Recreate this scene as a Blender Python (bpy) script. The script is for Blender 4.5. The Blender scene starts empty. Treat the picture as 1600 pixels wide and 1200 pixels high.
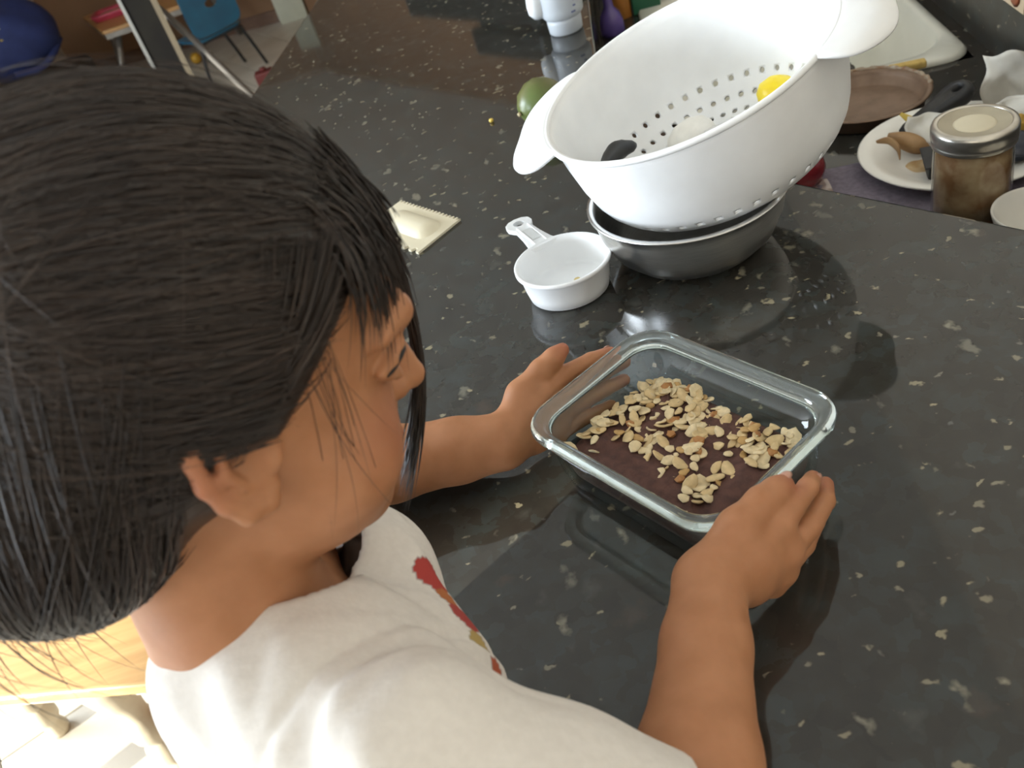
import bpy, bmesh, math, random
import numpy as np
from mathutils import Vector, Matrix
try:
    import openvdb as vdb
except ImportError:
    import pyopenvdb as vdb

SC = bpy.context.scene
COL = SC.collection
rnd = random.Random(7)
PI = math.pi
# All builders work in centimetres with z = 0 on the bar top, which is 1.07 m above the floor.
BAR = 1.07
FL = -107.0
def M3(p): return (p[0] * .01, p[1] * .01, BAR + p[2] * .01)

# ------------------------------------------------------------------ camera
cd = bpy.data.cameras.new('camera'); cam = bpy.data.objects.new('camera', cd); COL.objects.link(cam)
cd.sensor_width = 36.0; cd.lens = 31.21; cd.clip_start = .02; cd.clip_end = 60
_R = Vector((0.945366, -0.196197, -0.260365)); _U = Vector((0.326011, 0.568931, 0.755006)); _F = Vector((0, 0.798639, -0.601810))
mw = Matrix((_R, _U, -_F)).transposed().to_4x4(); mw.translation = Vector(M3((0, 0, 47.77)))
cam.matrix_world = mw
cd.dof.use_dof = True; cd.dof.focus_distance = .72; cd.dof.aperture_fstop = 11
SC.camera = cam
SC.cycles.transparent_max_bounces = 24; SC.cycles.max_bounces = 16; SC.cycles.transmission_bounces = 14

# ------------------------------------------------------------------ world, sun, window light, exposure
SC.view_settings.view_transform = 'Standard'; SC.view_settings.look = 'None'
SC.view_settings.gamma = 1.0; SC.view_settings.use_curve_mapping = False
SC.view_settings.exposure = 0.95
w = bpy.data.worlds.new('sky'); SC.world = w; w.use_nodes = True
bg = w.node_tree.nodes['Background']; bg.inputs[0].default_value = (.55, .72, 1, 1); bg.inputs[1].default_value = 1.5
def aim(o, d):
    o.rotation_euler = Vector(d).to_track_quat('-Z', 'Y').to_euler()
sl = bpy.data.lights.new('sun', 'SUN'); so = bpy.data.objects.new('sun', sl); COL.objects.link(so)
sl.energy = 9.0; sl.angle = math.radians(.6); sl.color = (1, .95, .88); aim(so, (.88, .45, -.24)); so.location = (-6, 0, 4)
AX = np.array([.235, .972]); BX = np.array([.972, -.235])          # room axes (along the back counter, across it)
def sb(s, b, z): q = AX * s + BX * b; return (q[0], q[1], z)
def area(name, s, b, z, sx, sy, d, power, col):
    l = bpy.data.lights.new(name, 'AREA'); o = bpy.data.objects.new(name, l); COL.objects.link(o)
    l.shape = 'RECTANGLE'; l.size = sx; l.size_y = sy; l.energy = power; l.color = col
    o.location = M3(sb(s, b, z)); aim(o, d); return o
WB = -430.0                                                       # the window wall
area('window_daylight', -190, WB + 12, -3, 1.9, 1.5, (BX[0], BX[1], 0), 95, (.80, .90, 1.0))
area('sun_slot_daylight', -325, WB + 12, 20, .28, 2.4, (BX[0], BX[1], 0), 5, (.80, .90, 1.0))  # weak daylight for the invented narrow sun slot
area('added_window_daylight', 120, WB + 12, 70, 1.9, 1.35, (BX[0], BX[1], 0), 110, (.80, .90, 1.0))  # added daylight further along the wall, keeping the child's near cheek darker
area('added_warm_fill', -150, -60, 146, .6, .6, (0, 0, -1), 3, (1, .80, .55))  # added warm fill overhead behind the camera, no known fitting there

# ------------------------------------------------------------------ materials
def nn(nt, t, **kw):
    n = nt.nodes.new(t)
    for k, v in kw.items():
        setattr(n, k, v)
    return n
def mat(name, c1, c2=None, scale=40, rough=.5, metal=0, bump=0, detail=3, spec=.5, stretch=None, sss=0, coat=0, rvar=0):
    """principled material whose colour wanders between two close tones with noise"""
    m = bpy.data.materials.new(name); m.use_nodes = True; nt = m.node_tree; p = nt.nodes['Principled BSDF']
    c2 = c2 or tuple(x * .88 for x in c1)
    tc = nn(nt, 'ShaderNodeTexCoord'); no = nn(nt, 'ShaderNodeTexNoise'); no.inputs['Scale'].default_value = scale; no.inputs['Detail'].default_value = detail
    src = tc.outputs['Object']
    if stretch:
        mp = nn(nt, 'ShaderNodeMapping'); mp.inputs['Scale'].default_value = stretch; nt.links.new(src, mp.inputs[0]); src = mp.outputs[0]
    nt.links.new(src, no.inputs['Vector'])
    r = nn(nt, 'ShaderNodeValToRGB'); r.color_ramp.elements[0].position = .35; r.color_ramp.elements[1].position = .65
    r.color_ramp.elements[0].color = (*c1, 1); r.color_ramp.elements[1].color = (*c2, 1)
    nt.links.new(no.outputs['Fac'], r.inputs[0]); nt.links.new(r.outputs[0], p.inputs['Base Color'])
    p.inputs['Roughness'].default_value = rough; p.inputs['Metallic'].default_value = metal
    p.inputs['Specular IOR Level'].default_value = spec
    if sss:
        p.inputs['Subsurface Weight'].default_value = sss; p.inputs['Subsurface Radius'].default_value = (1, .35, .2); p.inputs['Subsurface Scale'].default_value = .008
    if coat: p.inputs['Coat Weight'].default_value = coat; p.inputs['Coat Roughness'].default_value = .1
    if bump:
        b = nn(nt, 'ShaderNodeBump'); b.inputs['Strength'].default_value = bump; b.inputs['Distance'].default_value = .002
        nt.links.new(no.outputs['Fac'], b.inputs['Height']); nt.links.new(b.outputs[0], p.inputs['Normal'])
    return m

def granite(name, gain=1.0, rough=.045):
    m = bpy.data.materials.new(name); m.use_nodes = True; nt = m.node_tree; L = nt.links.new; p = nt.nodes['Principled BSDF']
    tc = nn(nt, 'ShaderNodeTexCoord')
    warp = nn(nt, 'ShaderNodeTexNoise'); warp.inputs['Scale'].default_value = 70; warp.inputs['Detail'].default_value = 3
    L(tc.outputs['Object'], warp.inputs['Vector'])
    sub = nn(nt, 'ShaderNodeVectorMath', operation='SUBTRACT'); sub.inputs[1].default_value = (.5, .5, .5); L(warp.outputs['Color'], sub.inputs[0])
    mul = nn(nt, 'ShaderNodeVectorMath', operation='SCALE'); mul.inputs['Scale'].default_value = .022; L(sub.outputs[0], mul.inputs[0])
    add = nn(nt, 'ShaderNodeVectorMath', operation='ADD'); L(tc.outputs['Object'], add.inputs[0]); L(mul.outputs[0], add.inputs[1])
    def flecks(scale, keep, size, soft, stretch):
        mp = nn(nt, 'ShaderNodeMapping'); mp.inputs['Scale'].default_value = stretch; mp.inputs['Rotation'].default_value = (0, 0, .5); L(add.outputs[0], mp.inputs[0])
        v = nn(nt, 'ShaderNodeTexVoronoi'); v.inputs['Scale'].default_value = scale; L(mp.outputs[0], v.inputs['Vector'])
        sep = nn(nt, 'ShaderNodeSeparateColor'); L(v.outputs['Color'], sep.inputs[0])
        k = nn(nt, 'ShaderNodeMath', operation='LESS_THAN'); k.inputs[1].default_value = keep; L(sep.outputs[0], k.inputs[0])
        sz = nn(nt, 'ShaderNodeMath', operation='MULTIPLY_ADD'); sz.inputs[1].default_value = size; sz.inputs[2].default_value = size * .35; L(sep.outputs[1], sz.inputs[0])
        d = nn(nt, 'ShaderNodeMath', operation='SUBTRACT'); L(sz.outputs[0], d.inputs[0]); L(v.outputs['Distance'], d.inputs[1])
        q = nn(nt, 'ShaderNodeMath', operation='MULTIPLY'); q.use_clamp = True; q.inputs[1].default_value = soft; L(d.outputs[0], q.inputs[0])
        f = nn(nt, 'ShaderNodeMath', operation='MULTIPLY'); L(k.outputs[0], f.inputs[0]); L(q.outputs[0], f.inputs[1])
        return f.outputs[0], sep.outputs[2]
    # crystal patches, dark
    v0 = nn(nt, 'ShaderNodeTexVoronoi'); v0.inputs['Scale'].default_value = 75; L(add.outputs[0], v0.inputs['Vector'])
    s0 = nn(nt, 'ShaderNodeSeparateColor'); L(v0.outputs['Color'], s0.inputs[0])
    r0 = nn(nt, 'ShaderNodeValToRGB'); cr = r0.color_ramp
    cr.elements[0].position = 0; cr.elements[0].color = (.017, .015, .013, 1); cr.elements[1].position = 1; cr.elements[1].color = (.075, .066, .052, 1)
    e = cr.elements.new(.45); e.color = (.030, .027, .022, 1); e = cr.elements.new(.75); e.color = (.036, .042, .039, 1)
    n1 = nn(nt, 'ShaderNodeTexNoise'); n1.inputs['Scale'].default_value = 38; n1.inputs['Detail'].default_value = 5; L(tc.outputs['Object'], n1.inputs['Vector'])
    mm = nn(nt, 'ShaderNodeMix', data_type='FLOAT'); mm.inputs[0].default_value = .72; L(s0.outputs[0], mm.inputs[2]); L(n1.outputs['Fac'], mm.inputs[3]); L(mm.outputs[0], r0.inputs[0])
    cur = r0.outputs[0]
    for sc_, keep, size, soft, st, ca, cb in ((52, .38, .26, 6, (1.15, .55, 1), (.30, .27, .19, 1), (.08, .08, .07, 1)),
                                             (105, .26, .28, 8, (.7, 1, 1), (.28, .24, .15, 1), (.09, .09, .085, 1)),
                                             (30, .30, .30, 2.2, (1, 1, 1), (.075, .08, .07, 1), (.07, .05, .035, 1))):
        f, c = flecks(sc_, keep, size, soft, st)
        cm = nn(nt, 'ShaderNodeMix', data_type='RGBA'); cm.inputs[6].default_value = ca; cm.inputs[7].default_value = cb; L(c, cm.inputs[0])
        mx = nn(nt, 'ShaderNodeMix', data_type='RGBA'); L(f, mx.inputs[0]); L(cur, mx.inputs[6]); L(cm.outputs[2], mx.inputs[7]); cur = mx.outputs[2]
    L(cur, p.inputs['Base Color'])
    p.inputs['Roughness'].default_value = rough; p.inputs['IOR'].default_value = 1.55
    return m

def thin_glass(name, tint, refl=1.0):
    """clear pane or wall of glass: lets light through, reflects by Fresnel"""
    m = bpy.data.materials.new(name); m.use_nodes = True; nt = m.node_tree; nt.nodes.clear(); L = nt.links.new
    out = nn(nt, 'ShaderNodeOutputMaterial'); tr = nn(nt, 'ShaderNodeBsdfTransparent'); gl = nn(nt, 'ShaderNodeBsdfGlossy'); mx = nn(nt, 'ShaderNodeMixShader')
    lw = nn(nt, 'ShaderNodeLayerWeight'); lw.inputs[0].default_value = .5; pw = nn(nt, 'ShaderNodeMath', operation='POWER'); pw.inputs[1].default_value = 4.0; L(lw.outputs['Facing'], pw.inputs[0]); fr = nn(nt, 'ShaderNodeMath', operation='MULTIPLY_ADD'); fr.inputs[1].default_value = .75; fr.inputs[2].default_value = .045; L(pw.outputs[0], fr.inputs[0])
    no = nn(nt, 'ShaderNodeTexNoise'); no.inputs['Scale'].default_value = 25
    mu = nn(nt, 'ShaderNodeMath', operation='MULTIPLY'); mu.inputs[1].default_value = refl; L(fr.outputs[0], mu.inputs[0])
    rr = nn(nt, 'ShaderNodeMath', operation='MULTIPLY'); rr.inputs[1].default_value = .08; L(no.outputs['Fac'], rr.inputs[0]); L(rr.outputs[0], gl.inputs['Roughness'])
    tr.inputs[0].default_value = (*tint, 1); L(mu.outputs[0], mx.inputs[0]); L(tr.outputs[0], mx.inputs[1]); L(gl.outputs[0], mx.inputs[2]); L(mx.outputs[0], out.inputs[0])
    return m

def wood(name, c1, c2, scale=6, rough=.45, axis=(1, 12, 12), coat=.2):
    m = mat(name, c1, c2, scale=scale, rough=rough, detail=6, stretch=axis, bump=.15); m.node_tree.nodes['Principled BSDF'].inputs['Coat Weight'].default_value = coat
    return m

G_BAR = granite('polished_granite'); G_LOW = granite('polished_granite_lower', rough=.12)
WHITE_P = mat('white_plastic', (.86, .86, .85), (.80, .80, .79), 20, .38, spec=.4)
WHITE_C = mat('white_ceramic', (.80, .77, .70), (.76, .73, .66), 15, .15, coat=.4)
STEEL = mat('brushed_steel', (.74, .73, .71), (.66, .65, .63), 60, .30, 1.0, stretch=(1, 1, 14))
BLACK = mat('black_rubber', (.014, .014, .015), (.022, .022, .022), 60, .5)

# ------------------------------------------------------------------ object helpers
def put(o, parent=None):
    COL.objects.link(o)
    if parent is not None: o.parent = parent
    return o
def rootloc(o):
    v = Vector((0, 0, 0))
    while o is not None: v += o.location; o = o.parent
    return v
def tag(o, label=None, cat=None, group=None, kind=None):
    if label: o['label'] = label
    if cat: o['category'] = cat
    if group: o['group'] = group
    if kind: o['kind'] = kind
    return o
def thing(name, label, cat, base, group=None):
    o = bpy.data.objects.new(name, None); o.empty_display_size = .05; o.location = M3(base); put(o)
    return tag(o, label, cat, group)
def mesh(name, V, Fc, m, parent=None, smooth=True, base=None, kind=None, angle=None):
    """one mesh object from vertices in cm (bar frame)"""
    V = np.asarray(V, float).reshape(-1, 3) * .01; V[:, 2] += BAR
    off = rootloc(parent) if parent is not None else Vector(M3(base)) if base is not None else Vector((0, 0, 0))
    V = V - np.array(off)
    me = bpy.data.meshes.new(name); me.from_pydata(V.tolist(), [], [tuple(int(i) for i in f) for f in Fc]); me.update()
    bm = bmesh.new(); bm.from_mesh(me); bmesh.ops.recalc_face_normals(bm, faces=bm.faces); bm.to_mesh(me); bm.free()
    if smooth:
        me.polygons.foreach_set('use_smooth', [True] * len(me.polygons))
        if angle: me.set_sharp_from_angle(angle=math.radians(angle))
    for mm in (m if isinstance(m, (list, tuple)) else [m]): me.materials.append(mm)
    o = bpy.data.objects.new(name, me); put(o, parent)
    if parent is None and base is not None: o.location = off
    if kind: o['kind'] = kind
    return o
class Geo:
    def __init__(s): s.V = []; s.F = []
    def add(s, V, F):
        n = len(s.V); s.V += [tuple(v) for v in V]; s.F += [tuple(i + n for i in f) for f in F]; return s
    def obj(s, name, m, parent=None, **kw): return mesh(name, s.V, s.F, m, parent, **kw)
def box(c, sx, sy, sz, ex=(1, 0, 0), ey=(0, 1, 0), ez=(0, 0, 1)):
    c = np.array(c, float); ex, ey, ez = (np.array(e, float) for e in (ex, ey, ez))
    V = [c + ex * sx * i + ey * sy * j + ez * sz * k for k in (-.5, .5) for j in (-.5, .5) for i in (-.5, .5)]
    return V, [(0, 2, 3, 1), (4, 5, 7, 6), (0, 1, 5, 4), (2, 6, 7, 3), (0, 4, 6, 2), (1, 3, 7, 5)]
def bevel(o, wcm=.3, seg=2):
    b = o.modifiers.new('bevel', 'BEVEL'); b.width = wcm * .01; b.segments = seg; b.limit_method = 'ANGLE'; return o
def solidify(o, tcm, off=0):
    s = o.modifiers.new('solid', 'SOLIDIFY'); s.thickness = tcm * .01; s.offset = off; return o
def subsurf(o, n=1):
    s = o.modifiers.new('sub', 'SUBSURF'); s.levels = n; s.render_levels = n; return o
def prism(poly, z0, z1):
    n = len(poly); V = [(x, y, z0) for x, y in poly] + [(x, y, z1) for x, y in poly]
    return V, [tuple(range(n))[::-1], tuple(range(n, 2 * n))] + [(i, (i + 1) % n, (i + 1) % n + n, i + n) for i in range(n)]
def frame(n):
    n = np.array(n, float); n /= np.linalg.norm(n); a = np.cross(n, (0, 1, 0.0)) if abs(n[1]) < .9 else np.cross(n, (1, 0, 0.0))
    a /= np.linalg.norm(a); return a, np.cross(n, a), n
def lathe(prof, c=(0, 0, 0), n=(0, 0, 1), seg=48, close=False, fr=None):
    """prof: list of (r, h) along the axis"""
    a, b, n = fr or frame(n); c = np.array(c, float); V = []; Fc = []
    for r, h in prof:
        for k in range(seg):
            t = 2 * PI * k / seg; V.append(c + n * h + a * r * math.cos(t) + b * r * math.sin(t))
    m = len(prof)
    for i in range(m - 1 + (1 if close else 0)):
        j = (i + 1) % m
        for k in range(seg):
            l = (k + 1) % seg; Fc.append((i * seg + k, i * seg + l, j * seg + l, j * seg + k))
    if not close:
        if prof[0][0] > 1e-6: Fc.append(tuple(range(seg))[::-1])
        if prof[-1][0] > 1e-6: Fc.append(tuple(range((m - 1) * seg, m * seg)))
    return V, Fc
def tube(pts, rad, seg=10, caps=True, flat=1.0, up=None):
    pts = [np.array(p, float) for p in pts]; n = len(pts); V = []; Fc = []
    if not hasattr(rad, '__len__'): rad = [rad] * n
    prev = None
    for i, p in enumerate(pts):
        t = pts[min(i + 1, n - 1)] - pts[max(i - 1, 0)]; t /= np.linalg.norm(t) + 1e-9
        if prev is None:
            a = np.cross(t, up) if up is not None else frame(t)[0]
        else:
            a = prev - t * (prev @ t)
        a /= np.linalg.norm(a) + 1e-9; prev = a; b = np.cross(t, a)
        for k in range(seg):
            q = 2 * PI * k / seg; V.append(p + rad[i] * (a * math.cos(q) + b * math.sin(q) * flat))
    for i in range(n - 1):
        for k in range(seg):
            l = (k + 1) % seg; Fc.append((i * seg + k, i * seg + l, (i + 1) * seg + l, (i + 1) * seg + k))
    if caps: Fc.append(tuple(range(seg))[::-1]); Fc.append(tuple(range((n - 1) * seg, n * seg)))
    return V, Fc
def spline(pts, n=8):
    P = [np.array(p, float) for p in pts]; P = [2 * P[0] - P[1]] + P + [2 * P[-1] - P[-2]]; out = []
    for i in range(1, len(P) - 2):
        for k in range(n):
            t = k / n; a, b, c, d = P[i - 1], P[i], P[i + 1], P[i + 2]
            out.append(.5 * (2 * b + (c - a) * t + (2 * a - 5 * b + 4 * c - d) * t * t + (3 * b - a - 3 * c + d) * t ** 3))
    out.append(P[-2]); return out


# ------------------------------------------------------------------ room shell
PAINT = mat('wall_paint', (.54, .47, .38), (.51, .44, .35), 3, .85)
BROWN = mat('far_wall_paint', (.30, .17, .09), (.27, .15, .08), 3, .8)
CEILM = mat('ceiling_paint', (.80, .79, .76), (.77, .76, .73), 2, .9)
GROUT = mat('tile_grout', (.22, .20, .18), (.18, .16, .14), 50, .9)
TILEM = mat('floor_tile', (.60, .55, .46), (.54, .49, .40), 5, .35)
CEIL = 152.0; SR = -440.0; SF = 705.0; BR = 57.0
def sbp(pts): return [tuple(sb(s, b, 0)[:2]) for s, b in pts]
def struct(o): o['kind'] = 'structure'; return o
SANG = 401.0                                            # where the 45 degree wall leaves the right wall
BANG = -233.0                                           # where it meets the far wall
room = [(SR, WB), (SR, BR), (SANG, BR), (SF, BANG), (SF, WB)]
g = Geo().add(*prism(sbp([(SR - 15, WB - 15), (SR - 15, BR + 15), (SANG, BR + 15), (SF + 15, BANG + 15), (SF + 15, WB - 15)]), FL - 6, FL - 1))
floor = struct(g.obj('floor', GROUT, smooth=False))
g = Geo().add(*prism(sbp(room), CEIL, CEIL + 10)); struct(g.obj('ceiling', CEILM, smooth=False))
def wallseg(g, p, q, z0, z1, out):
    (s0, b0), (s1, b1) = p, q; ds, db = out; g.add(*prism(sbp([p, q, (s1 + ds, b1 + db), (s0 + ds, b0 + db)]), z0, z1))
g = Geo()
SUN_SLOT = (-346, -305, FL, 147); WIN = (-290, -88, -80, 74); ADDED_WIN = (20, 222, 0, 140)  # narrow slot invented to let sun onto the child's back but not the bar
wallseg(g, (SR, WB), (SUN_SLOT[0], WB), FL, CEIL, (0, -10)); wallseg(g, (SUN_SLOT[1], WB), (WIN[0], WB), FL, CEIL, (0, -10)); wallseg(g, (WIN[1], WB), (ADDED_WIN[0], WB), FL, CEIL, (0, -10)); wallseg(g, (ADDED_WIN[1], WB), (SF, WB), FL, CEIL, (0, -10)); wallseg(g, (ADDED_WIN[0], WB), (ADDED_WIN[1], WB), FL, ADDED_WIN[2], (0, -10)); wallseg(g, (ADDED_WIN[0], WB), (ADDED_WIN[1], WB), ADDED_WIN[3], CEIL, (0, -10))
wallseg(g, (SUN_SLOT[0], WB), (SUN_SLOT[1], WB), SUN_SLOT[3], CEIL, (0, -10)); wallseg(g, (WIN[0], WB), (WIN[1], WB), FL, WIN[2], (0, -10)); wallseg(g, (WIN[0], WB), (WIN[1], WB), WIN[3], CEIL, (0, -10))
struct(g.obj('wall_left', PAINT, smooth=False))
g = Geo(); wallseg(g, (SF, WB), (SF, BANG), FL, CEIL, (10, 0)); struct(g.obj('wall_far', BROWN, smooth=False))
g = Geo(); wallseg(g, (SF, BANG), (SANG, BR), FL, CEIL, (8, 8)); struct(g.obj('wall_angled', BROWN, smooth=False))
g = Geo(); wallseg(g, (SR, BR), (SANG, BR), FL, CEIL, (0, 10)); struct(g.obj('wall_right', PAINT, smooth=False))
g = Geo(); wallseg(g, (SR, WB), (SR, BR), FL, CEIL, (-10, 0)); struct(g.obj('wall_rear', PAINT, smooth=False))
FRAME = mat('window_frame_white', (.75, .75, .73), None, 20, .4); PANE = thin_glass('window_pane', (.96, .98, .97))
def glazing(name, s0, s1, z0, z1, cols):
    g = Geo()
    for k in range(cols + 1):
        s = s0 + 3 + (s1 - s0 - 6) * k / cols; g.add(*box(sb(s, WB - 5, (z0 + z1) / 2), 6, 6, z1 - z0, (*AX, 0), (*BX, 0)))
    for z in (z0 + 3, z1 - 3): g.add(*box(sb((s0 + s1) / 2, WB - 5, z), s1 - s0, 5.4, 6, (*AX, 0), (*BX, 0)))
    o = struct(g.obj(name, FRAME, smooth=False))
    p = Geo().add(*box(sb((s0 + s1) / 2, WB - 5, (z0 + z1) / 2), s1 - s0, .5, z1 - z0, (*AX, 0), (*BX, 0))); p.obj('pane', PANE, o, smooth=False)
glazing('sun_slot_window', *SUN_SLOT, 1); glazing('window_1', *WIN, 2); glazing('added_window', *ADDED_WIN, 2)  # narrow and third windows are unseen, added for the light they admit
# white corner post where the angled wall begins
g = Geo().add(*box(sb(SF - 5, BANG + 1, 0), 12, 16, CEIL - FL, (*AX, 0), (*BX, 0))).add(*box(sb(SF - 12.5, BANG - 2, -40), 2.5, 22, CEIL + 40 + 67 - 92, (*AX, 0), (*BX, 0)))
struct(g.obj('trim_1', mat('post_paint', (.55, .55, .42), None, 8, .6), smooth=False))
g = Geo(); wallseg(g, (SF - 1.6, WB + 1), (SF - 1.6, BANG - 10), FL, FL + 9, (1.5, 0)); struct(g.obj('baseboard_far', wood('baseboard_wood', (.17, .085, .04), (.13, .06, .03)), smooth=False))
# floor tiles laid on the diagonal
TS = 40.0; ux, uy = np.array([math.cos(math.radians(24)), math.sin(math.radians(24))]), np.array([-math.sin(math.radians(24)), math.cos(math.radians(24))])
t0 = np.array([-137.0, 134.2]); tme = None
nA = np.array([.866, .5])
def inside(P, mrg):
    s, b = P @ AX, P @ BX; return SR + mrg < s < SF - mrg and WB + mrg < b < BR - mrg and P @ nA < 318 - mrg
for i in range(-30, 32):
    for j in range(-30, 32):
        c = t0 + ux * (i + .5) * TS + uy * (j + .5) * TS
        if not any(inside(c + ux * a + uy * b, 0) for a in (-20, 20) for b in (-20, 20)) or c @ AX < -60 or c @ BX > -10: continue
        if tme is None:
            o = Geo().add(*box((0, 0, 0), TS - .5, TS - .5, 1.0, (*ux, 0), (*uy, 0))).obj('floor_tile', TILEM, floor, smooth=False, base=None)
            for v in o.data.vertices: v.co.z -= BAR
            bevel(o, .15, 1); tme = o
        else:
            o = tme.copy(); put(o, floor)
        o.location = M3((c[0], c[1], FL - .5))

# ------------------------------------------------------------------ kitchen: bar, counter, sink
def xy(*a): return [tuple(p) for p in a]
bar = thing('breakfast_bar', 'raised black speckled granite breakfast bar the child leans on', 'counter', (0, 60, FL))
Wn, Wf, Ci, Co = (42.5, -66.9), (65.4, 27.9), (21.2, 104.6), (-49.7, 92.0)
EndO, EndI = tuple(sb(330, -70.6, 0)[:2]), tuple(sb(330, -4, 0)[:2])
o = Geo().add(*prism([Wn, Wf, Ci, EndI, EndO, Co], -4, 0)).obj('countertop', G_BAR, bar, smooth=False); bevel(o, .5, 3)
PANEL = wood('bar_panel_wood', (.16, .09, .05), (.12, .065, .035))
i1 = lambda P, d: (P[0] + d[0], P[1] + d[1])
nb = (.866, .5)
basepoly = [i1(Wn, (.866 * 24, 12)), i1(Wf, (-.866 * 2, -1)), i1(Ci, (-2, -2.5)), i1(EndI, (-3, 0)), i1(EndO, (24, -6)), i1(Co, (26, 4))]
Geo().add(*prism(basepoly, FL, -4)).obj('base_panel', PANEL, bar, smooth=False)
Geo().add(*prism([i1(Wf, (-1, -1)), i1(Wf, (-.3, -.2)), i1(Ci, (-.1, -.5)), i1(EndI, (-.4, 0)), i1(EndI, (-2.5, 0)), i1(Ci, (-1.8, -2.2))], -15, -4)).obj('riser', G_LOW, bar, smooth=False)

kc = thing('kitchen_counter', 'lower dark granite counter with the sink, behind the raised bar', 'counter', sb(150, 25, FL))
g = Geo()
S0, S1, B0, B1 = 140, 206, 5, 52.3
near = [Wf, Ci] + sbp([(S0, -4), (S0, BR)]); g.add(*prism(near, -18, -15))
g.add(*prism(sbp([(S0, -4), (S1, -4), (S1, B0), (S0, B0)]), -18, -15)); g.add(*prism(sbp([(S0, B1), (S1, B1), (S1, BR), (S0, BR)]), -18, -15))
g.add(*prism(sbp([(S1, -4), (340, -4), (345, BR), (S1, BR)]), -18, -15)); g.obj('worktop', G_LOW, kc, smooth=False)
g = Geo().add(*prism([Wf, Ci] + sbp([(340, -4), (345, BR)]), FL, -40)); g.obj('cabinet', PANEL, kc, smooth=False)
g = Geo(); wallseg(g, (10, BR - 2.2), (345, BR - 2.2), -15, 4, (0, 2.1)); g.obj('backsplash', granite('granite_backsplash', rough=.3), kc, smooth=False)

def rrect(s0, s1, b0, b1, rc, n=6):
    P = []
    for (cs, cb, a0) in ((s1 - rc, b1 - rc, 0), (s0 + rc, b1 - rc, 90), (s0 + rc, b0 + rc, 180), (s1 - rc, b0 + rc, 270)):
        for k in range(n + 1):
            a = math.radians(a0 + 90 * k / n); P.append((cs + rc * math.cos(a), cb + rc * math.sin(a)))
    return P
def loft(rings, cap0=False, cap1=True, closed=False):
    n = len(rings[0]); V = [p for r in rings for p in r]; Fc = []
    m = len(rings)
    for i in range(m if closed else m - 1):
        j = (i + 1) % m
        for k in range(n): l = (k + 1) % n; Fc.append((i * n + k, i * n + l, j * n + l, j * n + k))
    if cap0: Fc.append(tuple(range(n))[::-1])
    if cap1: Fc.append(tuple(range((m - 1) * n, m * n)))
    return V, Fc
def sring(s0, s1, b0, b1, rc, z): return [sb(s, b, z) for s, b in rrect(s0, s1, b0, b1, rc)]
snk = thing('kitchen_sink', 'white cast kitchen sink set in the counter behind the colander', 'sink', sb(170, 28, -15))
Geo().add(*loft([sring(S0, S1, B0, B1, 4, -14.95), sring(S0, S1, B0, B1, 4, -14.5), sring(S0 + .5, S1 - .5, B0 + .5, B1 - .5, 4, -14.0), sring(S0 + 3.0, S1 - 5, B0 + 4, B1 - 1.6, 8, -14.0),
    sring(S0 + 3.6, S1 - 5.6, B0 + 4.6, B1 - 2.2, 8, -14.5), sring(S0 + 5.2, S1 - 7, B0 + 6, B1 - 4.4, 8, -30), sring(S0 + 9, S1 - 10, B0 + 9, B1 - 8, 7, -33)])).obj('basin', mat('sink_enamel', (.74, .72, .62), (.70, .68, .58), 12, .25, coat=.3), snk)
Geo().add(*lathe([(0, -32.8), (3.4, -32.8), (4.2, -32.4), (4.2, -32.9)], sb(172, 28, 0), seg=24)).obj('drain', STEEL, snk)

# decorative tile on the splash wall
dt = thing('decorative_tile', 'small beige picture tile with green leaf on the splash wall', 'tile', sb(138, BR - 2.4, -9))
Geo().add(*box(sb(134.5, BR - 2.6, 1.0), 12, .7, 13, (*AX, 0), (*BX, 0))).obj('tile_face', mat('tile_glaze', (.55, .42, .27), (.5, .38, .25), 40, .3), dt, smooth=False)
V, Fc = lathe([(0, .25), (1.2, .22), (1.7, 0)], sb(137.0, BR - 3.0, -3.6), (-BX[0], -BX[1], 0), seg=12); Geo().add(V, Fc).obj('leaf_print', mat('leaf_green', (.07, .10, .02), None, 90, .4), dt)
V, Fc = lathe([(0, .25), (1.4, .22), (1.9, 0)], sb(131.5, BR - 3.0, -3.4), (-BX[0], -BX[1], 0), seg=12); Geo().add(V, Fc).obj('fruit_print', mat('fruit_red', (.25, .07, .03), None, 90, .4), dt)


# ------------------------------------------------------------------ glass dish with the oat cake
DC = np.array([10.0, 46.0]); ya = math.radians(-60.8); E1 = np.array([math.cos(ya), math.sin(ya)]); E2 = np.array([-E1[1], E1[0]])
DL, DW, DH = 18.7, 14.5, 6.0
def dpt(u, v, z): q = DC + E1 * u + E2 * v; return (q[0], q[1], z)
def dring(ins, z, rc=2.9, jit=None):
    P = rrect(-DL / 2 + ins, DL / 2 - ins, -DW / 2 + ins, DW / 2 - ins, max(rc - ins * .55, 1.0), 8)
    return [dpt(u, v, z) for u, v in P]
dish = thing('glass_dish', 'rectangular clear glass baking dish held between two hands', 'dish', (*DC, 0))
WALL = thin_glass('dish_glass', (.93, .975, .97), 1.0)
def rim_glass():
    m = bpy.data.materials.new('rim_glass'); m.use_nodes = True; p = m.node_tree.nodes['Principled BSDF']; nt = m.node_tree
    no = nn(nt, 'ShaderNodeTexNoise'); no.inputs['Scale'].default_value = 60; r = nn(nt, 'ShaderNodeValToRGB')
    r.color_ramp.elements[0].color = (.86, .97, .95, 1); r.color_ramp.elements[1].color = (.94, .99, .98, 1); nt.links.new(no.outputs[0], r.inputs[0]); nt.links.new(r.outputs[0], p.inputs['Base Color'])
    p.inputs['Transmission Weight'].default_value = .97; p.inputs['Roughness'].default_value = .03; p.inputs['IOR'].default_value = 1.5; return m
RIMG = rim_glass()
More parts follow.
